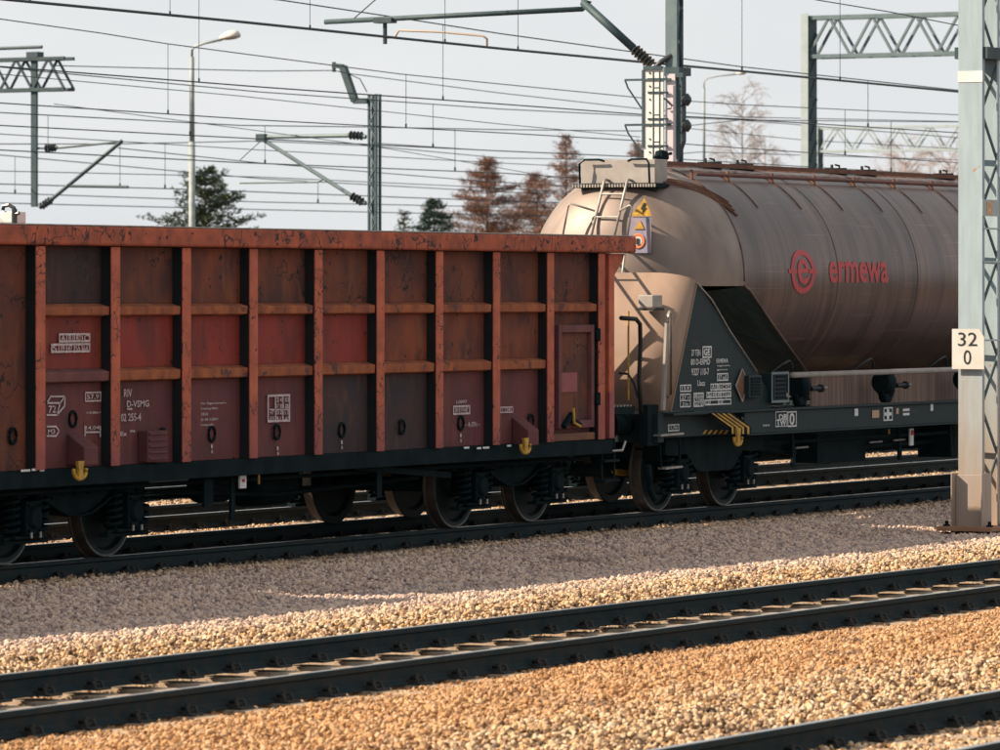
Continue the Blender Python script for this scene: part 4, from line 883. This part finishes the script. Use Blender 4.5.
m = MB(); m.tube([P(614.5, 472, 27.3), P(627, 473, 27.3)], .035, 8); m.build('coupling_handle', M['yellow'], cp)

# ---------------------------------------------------------------- kilometre mast in the foreground
def lattice_mast(name, label, cat, x, y, z0, z1, wy, dx, m_face, m_in, group=None, pitch=.55, lip=.07):
    t = thing(name, label, cat, (x, y, z0), group)
    for q, nm in ((0, 'channel'), (1, 'channel')):
        xa = x+q*dx; m = MB(); d = 1 if q == 0 else -1
        m.box(min(xa, xa+d*.012), max(xa, xa+d*.012), y-wy/2, y+wy/2, z0, z1)
        for yy in (y-wy/2, y+wy/2-.012): m.box(min(xa+d*.014, xa+d*lip), max(xa+d*.014, xa+d*lip), yy, yy+.012, z0, z1)
        m.build('channel', m_face, t)
    m = MB(); z = z0+.3; k = 0
    while z+pitch < z1:
        for yy in (y-wy/2+.02, y+wy/2-.02):
            a, b = (x+.03, x+dx-.03) if k % 2 == 0 else (x+dx-.03, x+.03)
            m.bar((a, yy, z), (b, yy, z+pitch*.95), .008, .045, up=(0, 1, 0)) if False else m.bar((a, yy, z), (b, yy, z+pitch*.95), .012, .045)
        z += pitch; k += 1
    m.build('lacing', m_in, t)
    return t
MX, MY = XY(971, 23.2), 23.2; MXn = MX-.02
mast = lattice_mast('portal_mast', 'tall grey lattice mast with rusty foot carrying the 32 0 board', 'catenary mast', MXn, MY, -.15, 9.2, .29, .50, M['mastface'], M['galvd'], None)
zs, ze = PX(965, 473, MXn).z, PX(965, 528, MXn).z
m = MB(); yc = MY
for yy in (yc-.19, yc+.175): m.box(MXn-.11, MXn+.16, yy, yy+.015, ze, zs)
m.box(MXn-.012, MXn-.002, yc-.17, yc+.17, ze, zs-.02)
m.box(MXn+.36, MXn+.62, yc-.19, yc-.175, ze, zs-.35); m.box(MXn+.36, MXn+.62, yc+.175, yc+.19, ze, zs-.35)
m.build('foot_gusset', M['mastface'], mast, bevel=.004)
m = MB(); m.box(MXn-.18, MXn+.78, yc-.34, yc+.34, ze-.03, ze+.02); m.build('base_plate', mat('rusty_plate', (.40, .22, .12), (.30, .16, .1), 5, .85), mast, bevel=.006)
m = MB(); m.box(MXn-.10, MXn+.69, yc-.28, yc+.28, -.45, ze-.052); m.build('footing', M['under'], mast)
m = MB()
for yy in (yc-.26, yc+.26):
    for xx in (MXn-.06, MXn+.32, MXn+.68): m.lathe([(0, .08), (.02, .08), (.02, .04), (.04, .04), (.04, 0)], (xx, yy, ze), 'z', 6)
m.build('anchor_bolt', M['under'], mast)
za, zb = PX(970, 71, MXn-.02).z, PX(970, 82, MXn-.02).z; m = MB(); m.box(MXn-.006, MXn-.001, yc-.15, yc+.15, zb, za); m.build('white_band', M['whitemast'], mast)
xb = MXn-.06; a, b = PX(952, 369, xb), PX(984, 329, xb)     # a.y > b.y
m = MB(); q = [(a.y, a.z), (b.y, a.z), (b.y, b.z-.09), (b.y+.06, b.z), (a.y, b.z)]; m.prismx(q, xb, xb+.008); kb = m.build('distance_board', M['signw'], mast)
def board_text(parent, body, px0, py0, px1, py1, X, matl, name='numerals', bold=.0):
    vs, fs = text_mesh(body, 1, bold); ax, bx = min(v.x for v in vs), max(v.x for v in vs); az, bz = min(v.y for v in vs), max(v.y for v in vs)
    p, q = PX(px0, py1, X), PX(px1, py0, X); m = MB()
    m.add([(X, p.y+(v.x-ax)/(bx-ax)*(q.y-p.y), p.z+(v.y-az)/(bz-az)*(q.z-p.z)) for v in vs], fs); return m.build(name, matl, parent)
board_text(kb, '32', 958, 332.5, 977, 346, xb-.004, M['black']); board_text(kb, '0', 963.5, 350, 971, 364.5, xb-.004, M['black'])
m = MB(); m.box(xb+.01, MXn-.002, yc-.03, yc+.03, a.z+.1, a.z+.14); m.box(xb+.01, MXn-.002, yc-.03, yc+.03, b.z-.14, b.z-.1); m.build('board_bracket', M['galvd'], mast)
p0, p1 = P(982, 216, MY-.16), P(996, 200, MY-.16); m = MB(); m.box(p0.x-.02, p1.x+.05, MY-.175, MY-.165, p0.z, p1.z); m.build('number_plate', M['galvl'], mast)
m = MB(); m.box(p0.x+.10, p0.x+.25, MY-.182, MY-.177, p0.z+.02, p1.z-.02); m.build('plate_face', mat('orange_plate', (.55, .30, .12), (.7, .5, .35), 30, .6), mast)
zc0 = P(985, 60, MY).z; m = MB(); m.box(MXn+.02, MXn+.62, yc-.20, yc+.20, zc0, zc0+.13); m.build('clamp_collar', M['galvd'], mast)
m = MB()
for py in (229, 340, 262): z = P(985, py, MY).z; m.bar((MXn+.02, yc-.152, z), (MXn+.5, yc-.152, z), .02)
m.build('tie_bar', M['galvl'], mast)

# ---------------------------------------------------------------- overhead line gear behind the train
def insulator(m, p, q, r=.07, n=6):
    p, q = Vector(p), Vector(q)
    m.tube([p, q], r*.45, 8)
    for k in range(n):
        a = p.lerp(q, (k+.15)/n); b = p.lerp(q, (k+.6)/n); m.tube([a, b], r, 10, r2=r*.6)
# tall mast behind the silo wagon with cantilever
ym = 31.0; xm = XY(664, ym); wf = .17
t = thing('catenary_mast', 'tall teal steel mast rising behind the silo wagon with a long cantilever arm', 'catenary mast', (xm, ym, -.3))
m = MB(); m.box(xm, xm+.014, ym-.02-wf, ym-.02, -.3, 9.4)
for yy in (ym-.02-wf, ym-.034): m.box(xm+.016, xm+.07, yy, yy+.014, -.3, 9.4)
m.build('channel', M['galv'], t)
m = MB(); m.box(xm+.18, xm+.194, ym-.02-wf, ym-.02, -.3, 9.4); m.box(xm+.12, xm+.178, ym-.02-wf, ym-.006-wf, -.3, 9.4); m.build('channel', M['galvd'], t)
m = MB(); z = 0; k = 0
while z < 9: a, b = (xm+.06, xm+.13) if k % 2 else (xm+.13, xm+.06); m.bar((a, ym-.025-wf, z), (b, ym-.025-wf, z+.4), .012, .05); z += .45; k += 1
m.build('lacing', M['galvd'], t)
zc = P(665, 72, ym).z; m = MB(); m.box(xm-.06, xm+.30, ym-.08-wf, ym+.04, zc-.05, zc+.06); m.build('clamp_collar', M['galvd'], t)
xa = xm-.05
a = PX(655, 68, xa); b = PX(583, 2, xa); i0 = a.lerp(b, .06); i1 = a.lerp(b, .30)
m = MB(); m.tube([i1, b], .055, 10); m.build('cantilever_tube', M['galvd'], t, smooth=True)
m = MB(); insulator(m, i0, i1, .085); m.build('insulator', M['ceramic'], t)
m = MB(); m.tube([a, (xm, ym-.05, zc)], .05, 8); m.tube([a, PX(661, 62, xa), (xm+.02, ym-.1, zc+.22)], .035, 8); m.build('arm_bracket', M['ceramic'], t)
e = PX(325, 22, xa); b2 = PX(583, 9, xa); m = MB(); m.tube([e, b2], .035, 8); m.tube([PX(583, 9, xa), PX(590, 2, xa), PX(582, 0, xa)], .03, 8); m.build('registration_tube', M['galvd'], t, smooth=True)
m = MB(); p = PX(385, 21, xa); q = PX(385, 44, xa); m.tube([p, q], .03, 8); m.box(p.x-.08, p.x+.08, p.y-.14, p.y+.14, p.z-.03, p.z+.04); m.build('drop_bracket', M['galvd'], t)
m = MB(); m.tube([PX(386, 38, xa), PX(395, 37, xa), PX(399, 30.5, xa), PX(440, 32, xa), PX(483, 36, xa), PX(487, 39, xa), PX(487, 46, xa)], .016, 6); m.build('steady_arm', mat('arm_tan', (.40, .33, .27), None, rough=.6), t, smooth=True)
m = MB(); m.tube([PX(351, 21, xa), PX(375, 0, xa), PX(395, -18, xa)], .009, 6); m.build('stay_wire', M['wire'], t)
# colour light signal seen from its side, white post with ladder
ys2 = 30.4; xs2 = XY(655, ys2)
t = thing('railway_signal', 'white railway signal post with ladder, seen edge on beside the teal mast', 'railway signal', (xs2, ys2, -.3))
A = lambda px, py: PX(px, py, xs2)
y0, y1 = A(644, 0).y, A(663.5, 0).y; zt = A(650, 68).z
m = MB(); m.box(xs2, xs2+.03, y1, y0, -.3, zt); m.build('post', M['whitemast'], t, bevel=.006)
y2, y3 = PX(666, 0, xs2+.03).y, PX(675, 0, xs2+.03).y
m = MB(); m.box(xs2+.03, xs2+.05, y3, y2, -.3, zt-.08); m.build('post', mat('lilac_white', (.60, .55, .60), None, rough=.6), t)  # lilac strip stands in for the lit face of the mast
m = MB()
for k in range(9):
    z = A(650, 73+k*13.2).z; m.box(xs2-.012, xs2-.001, A(650.5, 0).y, A(649.3, 0).y, z-.01, z+.01)
m.build('bolt', M['wire'], t)
m = MB()
for px in (657.7, 664): yy = A(px, 0).y; m.tube([(xs2-.12, yy, -.2), (xs2-.12, yy, zt-.05)], .013, 6)
lad = m.build('ladder', M['galvd'], t); zz = -.1
while zz < zt-.1: m = MB(); m.tube([(xs2-.12, A(657.7, 0).y, zz), (xs2-.12, A(664, 0).y, zz)], .011, 6); m.build('rung', M['galvd'], lad); zz += .35
m = MB()
for py in (79, 92.5, 119, 124.5, 146): m.bar(A(648, py), A(668, py), .025)
m.tube([A(664, 98), A(672, 106), A(671, 108.5), A(667, 109)], .01, 6); m.build('ladder_bracket', M['wire'], t)
m = MB(); m.bar(A(643.3, 70), A(643.3, 148), .03); m.build('cable_duct', M['galvd'], t)
m = MB()
for py in (80, 125): m.bar(A(625, py), A(671, py-.6), .028); m.tube([A(625, py), A(628, py+8), A(642, py+29)], .012, 6)
m.build('guard_arm', M['galvd'], t)
xb2 = xs2+.06; y4, y5 = PX(676, 0, xb2).y, PX(682, 0, xb2).y
m = MB(); zb1, zb0 = A(678, 74).z, A(678, 145).z; m.prismx([(y4, zb0-.18), (y4, zb1), (y5, zb1), (y5, zb0+.05)], xb2, xb2+.12); m.build('mast_side_board', M['galvd'], t)  # dark strip stands in for the dark side of the mast
m = MB()
for py in (99.5, 125.5): z = A(680, py).z; m.lathe([(0, 0), (.07, 0), (.07, -.04), (.085, -.06), (.04, -.10), (.0, -.11)], (xb2+.06, y5+.01, z), 'y', 16)
m.build('feeder_insulator', M['ceramic'], t)  # bumps are feeder wire insulators on the mast side
m = MB(); m.bar(A(676, 75), A(684, 75), .06, .06); m.bar(A(644, 68), A(662, 68), .05); m.build('top_bracket', M['galvd'], t)

# mast between the lamp post and the larches
ym = 56.0; xm = XY(367, ym)
t = thing('catenary_mast', 'slender teal lattice mast with two arms to its left, rising behind the open wagon', 'catenary mast', (xm, ym, -.3))
B = lambda px, py: P(px, py, ym)
yw = .0
m = MB(); w1 = .10
L0 = PX(368.5, 0, xm).y; L1 = PX(375.5, 0, xm).y; ztp = PX(370, 94, xm).z
for yy in (L0, L1): m.box(xm, xm+.06, yy-.022, yy+.022, -.3, ztp); m.box(xm+.16, xm+.22, yy-.022, yy+.022, -.3, ztp)
m.build('leg', M['galvd'], t)
m = MB(); z = -.2; k = 0
while z < ztp-.3:
    a, b = (L0, L1) if k % 2 else (L1, L0); m.bar((xm+.02, a, z), (xm+.02, b, z+.3), .05, .02); z += .3; k += 1
m.build('lacing', M['galv'], t)
Q = lambda px, py: PX(px, py, xm+.02)
m = MB(); m.bar(Q(368, 101), Q(354, 101), .12); m.bar(Q(355, 101), Q(343, 66.5), .14); m.bar(Q(343, 66.5), Q(333, 65.5), .10); m.bar(Q(334, 62), Q(334, 72), .06); m.build('feeder_arm', M['galvd'], t)
m = MB(); m.tube([Q(366, 137), Q(359, 135.5)], .05, 8); m.tube([Q(356, 135.5), Q(263, 137)], .045, 8); m.tube([Q(366, 203), Q(362, 203), Q(358, 200)], .05, 8); m.tube([Q(352, 196), Q(262, 139)], .045, 8); m.tube([Q(325, 178), Q(318, 182), Q(240, 183)], .025, 6); m.build('cantilever', M['galv'], t)
m = MB(); insulator(m, Q(362, 136), Q(348, 135), .10, 4); insulator(m, Q(362, 202), Q(350, 195), .10, 4); m.build('insulator', M['ceramic'], t)
m = MB(); m.box(xm-.05, xm+.1, Q(262, 0).y-.1, Q(262, 0).y+.12, Q(262, 142).z, Q(262, 134).z); m.build('wire_clamp', M['galvd'], t)
m = MB(); m.tube([Q(347, 73), Q(360, 79), Q(367, 92)], .012, 6); m.tube([Q(262, 140), Q(240, 160)], .01, 6); m.build('stay_wire', M['wire'], t)

# portal frames: beam of two chords with lacing, legs
def portal(label, xpos, ya, yb, ztop, depth, legs, px_w=.3, matl='galv', pitch=1.15):
    t = thing('gantry', label, 'gantry', (xpos, ya, -.3), 'steel gantries over the yard'); r = .05
    m = MB()
    for dx in (0, .45):
        m.bar((xpos+dx, ya, ztop), (xpos+dx, yb, ztop), .09); m.bar((xpos+dx, ya, ztop-depth), (xpos+dx, yb, ztop-depth), .09)
    m.build('chord', M[matl], t)
    n = max(2, int(abs(yb-ya)/pitch)); m = MB()
    for dx in (0, .45):
        for k in range(n):
            y0, y1 = ya+(yb-ya)*k/n, ya+(yb-ya)*(k+1)/n; ymid = (y0+y1)/2
            m.bar((xpos+dx, y0, ztop-depth), (xpos+dx, ymid, ztop), .055); m.bar((xpos+dx, ymid, ztop), (xpos+dx, y1, ztop-depth), .055)
    m.build('lacing', M[matl], t)
    for yl in legs:
        m = MB(); m.box(xpos-.10, xpos-.085, yl-.0, yl+.18, -.3, ztop+.1); m.build('leg', M['galvl'], t)
        m = MB(); m.box(xpos-.083, xpos+.34, yl-.02, yl, -.3, ztop); 
        z = 0; k = 0
        while z < ztop-.5: m.bar((xpos-.02, yl-.03, z), (xpos+.30, yl-.03, z+.45), .03, .07); z += .5
        m.build('leg_lacing', M['galvd'], t)
    return t
yl = 51.0; xl = XY(806, yl); zt = P(810, 18, yl).z; zb = P(812, 57, yl).z
portal('steel gantry whose light grey leg rises behind the silo wagon left of the kilometre mast', xl+.1, yl, 24.0, zt, zt-zb, (yl-.05,), pitch=1.05)
yl = 86.0; xl = XY(819, yl); zt = P(830, 129, yl).z; zb = P(830, 152, yl).z
portal('smaller distant gantry beam showing under the nearer one at the right', xl, yl, 40.0, zt, zt-zb, (yl,), matl='galvl', pitch=1.3)
yl = 75.0; xl = XY(58, yl); zt = P(40, 57, yl).z; zb = P(40, 88, yl).z
t = gan = portal('gantry end with drop tube and cantilever at the left edge of the sky', xl, yl-.2, 96.0, zt, zt-zb, (95.7,), matl='galvd', pitch=1.0)
Q = lambda px, py: PX(px, py, xl+.1)
m = MB(); ya_, yb_ = Q(32.5, 0).y, Q(38, 0).y; m.box(xl+.02, xl+.1, yb_, ya_, Q(36, 207).z, Q(36, 53).z); m.box(xl-.05, xl+.25, yb_-.08, ya_+.1, Q(36, 58).z, Q(36, 52).z); m.build('drop_tube', M['galvd'], t)
m = MB(); m.tube([Q(40, 207), Q(47, 203), Q(52, 199)], .07, 8); m.tube([Q(52, 199), Q(122, 141)], .055, 8); m.build('cantilever', M['galvd'], t)
m = MB(); m.tube([Q(32, 148.5), Q(60, 148), Q(100, 144), Q(118, 142)], .03, 6); m.build('top_tube', M['galvd'], t)
m = MB(); m.tube([Q(68, 186), Q(128, 187)], .045, 6); m.build('steady_arm', M['galvd'], t)
m = MB(); m.tube([Q(0, 48.5), Q(42, 47)], .05, 6); m.build('feeder_bar', M['galvd'], t)
m = MB(); insulator(m, Q(42, 206), Q(52, 199), .11, 4); insulator(m, Q(46, 148.5), Q(57, 147.5), .11, 4); m.build('insulator', M['ceramic'], t)

# lamp posts
def lamp(label, px, ytop, Y, arm, head, k=1.0):
    x = XY(px, Y); t = thing('street_lamp', label, 'lamp post', (x, Y, -.3), 'yard lamp posts'); s = SC(px, Y)
    m = MB(); m.tube([(x, Y, -.3), (x, Y, P(px, ytop+85, Y).z)], .075*k, 10, r2=.07*k); m.build('pole_base', M['lamp'], t, smooth=True)
    m = MB(); m.tube([(x, Y, P(px, ytop+85, Y).z), (x, Y, P(px, ytop, Y).z)], .06*k, 10, r2=.05*k); m.build('pole', M['lamp'], t, smooth=True)
    m = MB(); m.tube([PX(a, b, x) for a, b in arm], .03*k, 8); m.build('arm', M['lamp'], t, smooth=True)
    a, b = PX(head[0], head[1], x), PX(head[2], head[3], x); m = MB(); c = (a+b)/2; l = (b-a).length/2; n = 14
    d = (b-a).normalized(); vs = []
    for i in range(n+1):
        u = -1+2*i/n; rr = .16*k*math.sqrt(max(0, 1-u*u))*(1+.25*u)
        for j in range(10):
            an = 2*math.pi*j/10; vs.append(c+d*l*u+Vector((1, 0, 0))*rr*math.cos(an)+Vector((0, 0, 1))*rr*math.sin(an)*(.9 if math.sin(an) > 0 else .35))
    m.add(vs, [(i*10+j, i*10+(j+1) % 10, (i+1)*10+(j+1) % 10, (i+1)*10+j) for i in range(n) for j in range(10)]); m.build('lamp_head', M['signw'], t, smooth=True)
lamp('lamp post with a curved arm and pale oval head above the open wagon', 192, 57, 70, [(192, 58), (192, 50), (195, 46.5), (205, 43), (222, 39.5)], (219, 39, 240, 35.5), 1.15)
lamp('thin distant lamp post in front of the bare birch behind the silo wagon', 704, 88, 95, [(704, 90), (704, 82), (708, 78), (718, 76), (738, 74)], (736, 74, 746, 73), 1.0)

# small white signal lamp at the left edge
x = XY(6, 30.2); t = thing('marker_light', 'small white box light with dark hood peeping over the open wagon at the left edge', 'signal light', (x, 30.2, -.3))
Q = lambda px, py: PX(px, py, x)
m = MB(); a, b = Q(-6, 224), Q(13, 211); m.box(x, x+.25, b.y, a.y, a.z, b.z); m.build('lamp_case', M['whitemast'], t, bevel=.02)
m = MB(); m.tube([Q(3, 210), Q(4, 206), Q(9, 205), Q(14, 208), Q(15.5, 214), Q(19, 213)], .022, 8); m.tube([Q(14.5, 209), Q(14.5, 224)], .03, 8); m.build('hood', M['ceramic'], t)
m = MB(); m.tube([(x+.1, (a.y+b.y)/2, -.3), (x+.1, (a.y+b.y)/2, a.z)], .05, 10); m.build('pole', M['galvl'], t)

# ---------------------------------------------------------------- wires
def spline(pts, n=14):
    pts = sorted(pts); o = []
    for i in range(len(pts)-1):
        for k in range(n): t = k/n; o.append((pts[i][0]+(pts[i+1][0]-pts[i][0])*t, pts[i][1]+(pts[i+1][1]-pts[i][1])*t))
    return o+[pts[-1]]
def lin(pts, x):
    pts = sorted(pts)
    for (a, ya), (b, yb) in zip(pts, pts[1:]):
        if x <= b or (b, yb) == pts[-1]: return ya+(yb-ya)*(x-a)/(b-a)
def wire_mesh(pts, Y, wpx, name, parent):
    pts = sorted(pts); (x0, y0), (x1, y1) = pts[0], pts[1]; (x2, y2), (x3, y3) = pts[-2], pts[-1]
    ext = [(-160, y0+(y1-y0)*(-160-x0)/(x1-x0))] if x0 <= 5 else []
    ex2 = [(1120, y3+(y3-y2)*(1120-x3)/(x3-x2))] if x3 >= 950 else []
    q = ext+pts+ex2; P3 = [P(x, y, Y) for x, y in q]; sc = SC(500, Y); r = wpx/2/sc
    if ext: P3 = [P3[0]+Vector((-60, 0, 1.2))]+P3
    if ex2: P3 = P3+[P3[-1]+Vector((160, 0, .5))]
    m = MB()
    # smooth through the points
    out = []
    for i in range(len(P3)-1):
        p0, p1, p2, p3 = P3[max(i-1, 0)], P3[i], P3[i+1], P3[min(i+2, len(P3)-1)]
        for k in range(6):
            t = k/6; h = p1.lerp(p2, t)
            out.append(h)
    out.append(P3[-1]); m.tube(out, r, 5); return m.build(name, M['wire'], parent, smooth=True)
def line(label, Y, contact, messenger=None, droppers=(), wc=1.1, wm=1.0):
    p = P(300, 290, Y); t = thing('overhead_line', label, 'overhead wire', (p.x, Y, 4.5), 'overhead wires across the sky')
    wire_mesh(contact, Y, wc, 'contact_wire', t)
    if messenger: wire_mesh(messenger, Y, wm, 'messenger_wire', t)
    for px, ya in droppers:
        yb = lin(contact, px); ya = lin(messenger, px) if ya is None else ya
        m = MB(); s = SC(px, Y); m.tube([P(px, ya, Y), P(px, yb, Y)], .35/s, 4); m.tube([P(px, yb-4, Y), P(px, yb, Y)], 1.1/s, 6); m.build('dropper', M['wire'], t)
line('thickest and lowest hanging black contact wire running from the top left corner to the mast', 34.0, [(0, -1), (240, 21.8), (500, 48.6), (636, 61.5), (740, 71), (961, 92)], [(-50, -45), (300, -38), (700, -20), (961, -10)], [(30, -44), (170, None), (310, None), (445, None), (518, None), (742, None), (840, None)], wc=2.7, wm=1.2)
line('wire pair whose upper wire enters at top centre and joins the thick wire', 38.5, [(0, 66.5), (260, 87), (500, 104), (642, 114.5), (740, 119), (961, 133)], [(150, -14), (280, 0), (400, 18), (500, 33.6), (641, 53), (740, 66.6), (961, 90.6)], [(199, 0), (443, None), (868, None)], wc=1.3, wm=1.3)
line('wire pair starting below the top left corner and passing just above the lamp head', 44, [(0, 103), (260, 120), (500, 132.8), (643, 141), (740, 148), (961, 163)], [(0, 19), (100, 33), (165, 43.5), (260, 56), (400, 74), (500, 84), (643, 98), (740, 104.6), (961, 115)], [(168, None), (406, None), (845, None)])
line('wire pair running level with the drop tube top at the left', 50, [(0, 125.4), (260, 139), (500, 151), (643, 157), (961, 176)], [(0, 67), (38, 71), (260, 92), (500, 109), (642, 116), (740, 120), (961, 122)], [(190, None), (433, None), (891, None)])
line('fine wire pair crossing behind the slender lattice mast', 58, [(0, 150), (240, 162.6), (500, 173), (640, 182), (961, 196)], [(0, 112.6), (240, 125.4), (368, 127), (500, 129.6), (640, 131), (740, 120), (961, 138)], [(48, None), (455, None), (265, None)])
line('wire pair held by the cantilever of the left gantry', 76, [(0, 184), (179, 189), (260, 192), (500, 201), (961, 214)], [(0, 144), (115, 144), (260, 141), (372, 146), (500, 158), (640, 160)], [(120, None), (165, None)], wc=1.0, wm=.9)
line('faint sagging wire pair low over the tree tops', 84, [(0, 193), (260, 202), (500, 207), (961, 215)], [(0, 155), (260, 178.6), (500, 192), (961, 205)], [(318, None), (15, None)], wc=.9, wm=.9)
def feeder(label, Y, pts, wp=.9):
    p = P(300, 290, Y); o = wire_mesh(pts, Y, wp, 'feeder_wire', None); tag(o, label, 'overhead wire', 'overhead wires across the sky')
feeder('single wire level from the left gantry to the slender mast arm, then sloping down', 56.0, [(54, 65.6), (260, 71), (333, 70.5), (352, 74), (500, 93), (640, 108.7), (740, 117), (961, 121.6)])
feeder('lowest faint wire just above the rim of the open wagon', 95, [(0, 203), (260, 209.6), (500, 215), (961, 224)])
feeder('faint wire climbing over the larch trees towards the signal post', 66, [(372, 143), (480, 150), (640, 157), (700, 152), (961, 160)])
feeder('short wire slanting from the lattice mast foot of the sky to the signal', 62, [(118, 148), (260, 163), (480, 181), (640, 190)])
feeder('upper wire entering at the top right and dropping towards the kilometre mast', 27.7, [(700, -22), (817, 0), (890, 12), (961, 26)], 1.3)

feeder('thin wire sloping from the upper left edge to the white signal post', 47, [(0, 74), (240, 96), (500, 124), (640, 137)], .8)
feeder('thin wire crossing under the arm of the slender lattice mast', 72, [(0, 171), (260, 177), (500, 188), (640, 197), (961, 212)], .8)
feeder('thin wire at half height of the sky running behind the lamp post', 64, [(0, 134), (260, 150), (500, 163), (640, 170), (961, 183)], .8)
feeder('thin wire descending right of the signal post to the gantry leg', 60, [(684, 128), (803, 140), (961, 149)], .8)
feeder('thin steep wire crossing the others left of the slender mast', 52, [(54, 104), (260, 131), (372, 146), (500, 168), (600, 186)], .7)

# ---------------------------------------------------------------- trees
def leaf_tree(name, label, px, ptop, Y, halfw_px, kind, seed, density=1.0, group='trees beyond the railway yard', zbase=-.4, low=.22):
    rnd = random.Random(seed); x = XY(px, Y); s = SC(px, Y); h = P(px, ptop, Y).z-zbase; R0 = halfw_px/s
    t = thing(name, label, 'tree', (x, Y, zbase), group)
    m = MB(); m.tube([(x, Y, zbase), (x+.05, Y, zbase+h*.5), (x, Y, zbase+h*.98)], .16, 8, r2=.02)
    fol = MB(); br = MB()
    def quad(p, d, up, l, w):
        d = d.normalized(); r = d.cross(up).normalized()*w
        fol.add([p-r, p+d*l-r*.3, p+d*l+r*.3, p+r], [(0, 1, 2, 3)])
    nw = int(h*3.2)
    for i in range(nw):
        f = low+(1-low)*(i+rnd.random()*.6)/nw; z = zbase+h*f
        if kind == 'pine': rad = R0*1.25*(math.sin(min(1, (1-f)*1.5+.12)*math.pi/2))*rnd.uniform(.6, 1.12)
        else: rad = R0*2.9*(1-f)**.85*rnd.uniform(.5, 1.2)+.15
        nb = rnd.randint(5, 8)
        for b in range(nb):
            a = rnd.random()*6.283; rr = rad*rnd.uniform(.55, 1.05); dv = Vector((math.cos(a), math.sin(a), 0))
            up = (.28 if kind == 'pine' else (-.10 if kind == 'spruce' else .12)); p0 = Vector((x, Y, z)); p1 = p0+dv*rr+Vector((0, 0, rr*up+rnd.uniform(-.1, .1)))
            br.tube([p0, p0.lerp(p1, .5)+Vector((0, 0, -.05*rr)), p1], .022, 4, r2=.008)
            nc = int((6+rr*9)*density)
            for k in range(nc):
                u = rnd.random()**.6; p = p0.lerp(p1, u)+Vector((rnd.gauss(0, .12), rnd.gauss(0, .12), rnd.gauss(0, .07)))
                if kind == 'larch':
                    for _ in range(2): quad(p, Vector((rnd.gauss(0, 1), rnd.gauss(0, 1), rnd.gauss(.2, .8)))+dv*.6, Vector((rnd.random(), rnd.random(), 1)), rnd.uniform(.12, .32), rnd.uniform(.008, .026))
                else:
                    for _ in range(4): quad(p, Vector((rnd.gauss(0, 1), rnd.gauss(0, 1), rnd.gauss(.3, .6)))+dv*.8, Vector((rnd.random(), rnd.random(), 1)), rnd.uniform(.08, .20), rnd.uniform(.015, .035))
    m.build('trunk', M['bark'], t)
    br.build('branches', M['larch'] if kind == 'larch' else M['bark'], t)
    fol.build('crown', {'pine': M['needle'], 'spruce': M['needled'], 'larch': M['larch']}[kind], t)
    return t
leaf_tree('pine_tree', 'loose green pine crown behind the lamp post at the left', 205, 170, 118, 58, 'pine', 3, 2.0)
leaf_tree('spruce_tree', 'small dark green spruce left of the brown larches', 434, 199, 130, 36, 'spruce', 5, 2.2)
leaf_tree('pine_tree', 'tiny wispy pine top left of the small spruce', 404, 212, 135, 18, 'pine', 8, .6)
leaf_tree('larch_tree', 'broad brown larch right of the dark spruce', 487, 158, 132, 48, 'larch', 11, 3.0)
leaf_tree('larch_tree', 'middle brown larch with leaning thin top between two others', 537, 172, 136, 44, 'larch', 12, 2.4)
leaf_tree('larch_tree', 'tallest thin larch just left of the silo wagon end', 566, 136, 126, 38, 'larch', 13, 1.3)
leaf_tree('larch_tree', 'brown tree top peeping left of the white signal post', 638, 142, 150, 20, 'larch', 14, 1.6)
def bare_tree(label, px, ptop, Y, halfw_px, seed, mt, weep=0.0):
    rnd = random.Random(seed); x = XY(px, Y); s = SC(px, Y); h = P(px, ptop, Y).z+.4; R0 = halfw_px/s
    t = thing('birch_tree', label, 'tree', (x, Y, -.4), 'trees beyond the railway yard'); tw = MB()
    m = MB(); m.tube([(x, Y, -.4), (x+.1, Y, h*.5), (x, Y, h*.9)], .15, 8, r2=.03); m.build('trunk', M['birch'], t)
    def grow(p, d, l, r, depth):
        q = p+d*l*.5+Vector((rnd.gauss(0, .06), rnd.gauss(0, .06), 0))*l; e = q+(d+Vector((0, 0, -weep*.35*(3-depth)))).normalized()*l*.5
        tw.tube([p, q, e], r, 4, r2=r*.55)
        if depth == 0: return
        for _ in range(4 if depth > 1 else 5):
            b = p.lerp(e, rnd.uniform(.3, 1)); nd = (d+Vector((rnd.gauss(0, .55), rnd.gauss(0, .55), rnd.gauss(.0, .35)-weep*(.6 if depth < 2 else 0)))).normalized()
            grow(b, nd, l*rnd.uniform(.45, .7), r*.55, depth-1)
    for i in range(46):
        f = .30+.66*i/46; a = rnd.random()*6.28; l = R0*(1.45-f)*rnd.uniform(.8, 1.3)
        grow(Vector((x, Y, h*f-.4)), Vector((math.cos(a), math.sin(a), rnd.uniform(.5, 1.2))).normalized(), l, .03, 3)
    tw.build('branches', mt, t); return t
bare_tree('pale bare birch with drooping twigs right of the signal mast', 742, 86, 150, 36, 21, M['birch'], .8)
bare_tree('second bare tree, lower, between the birch and the gantry leg', 765, 130, 158, 26, 25, M['birch'], .5)
bare_tree('bare brown tree low under the distant gantry beam at the right', 905, 148, 170, 40, 22, mat('pale_brown_twigs', (.34, .22, .16)), .2)
bare_tree('bare brown tree at the right edge partly behind the kilometre mast', 950, 150, 165, 36, 23, bpy.data.materials['pale_brown_twigs'], .2)
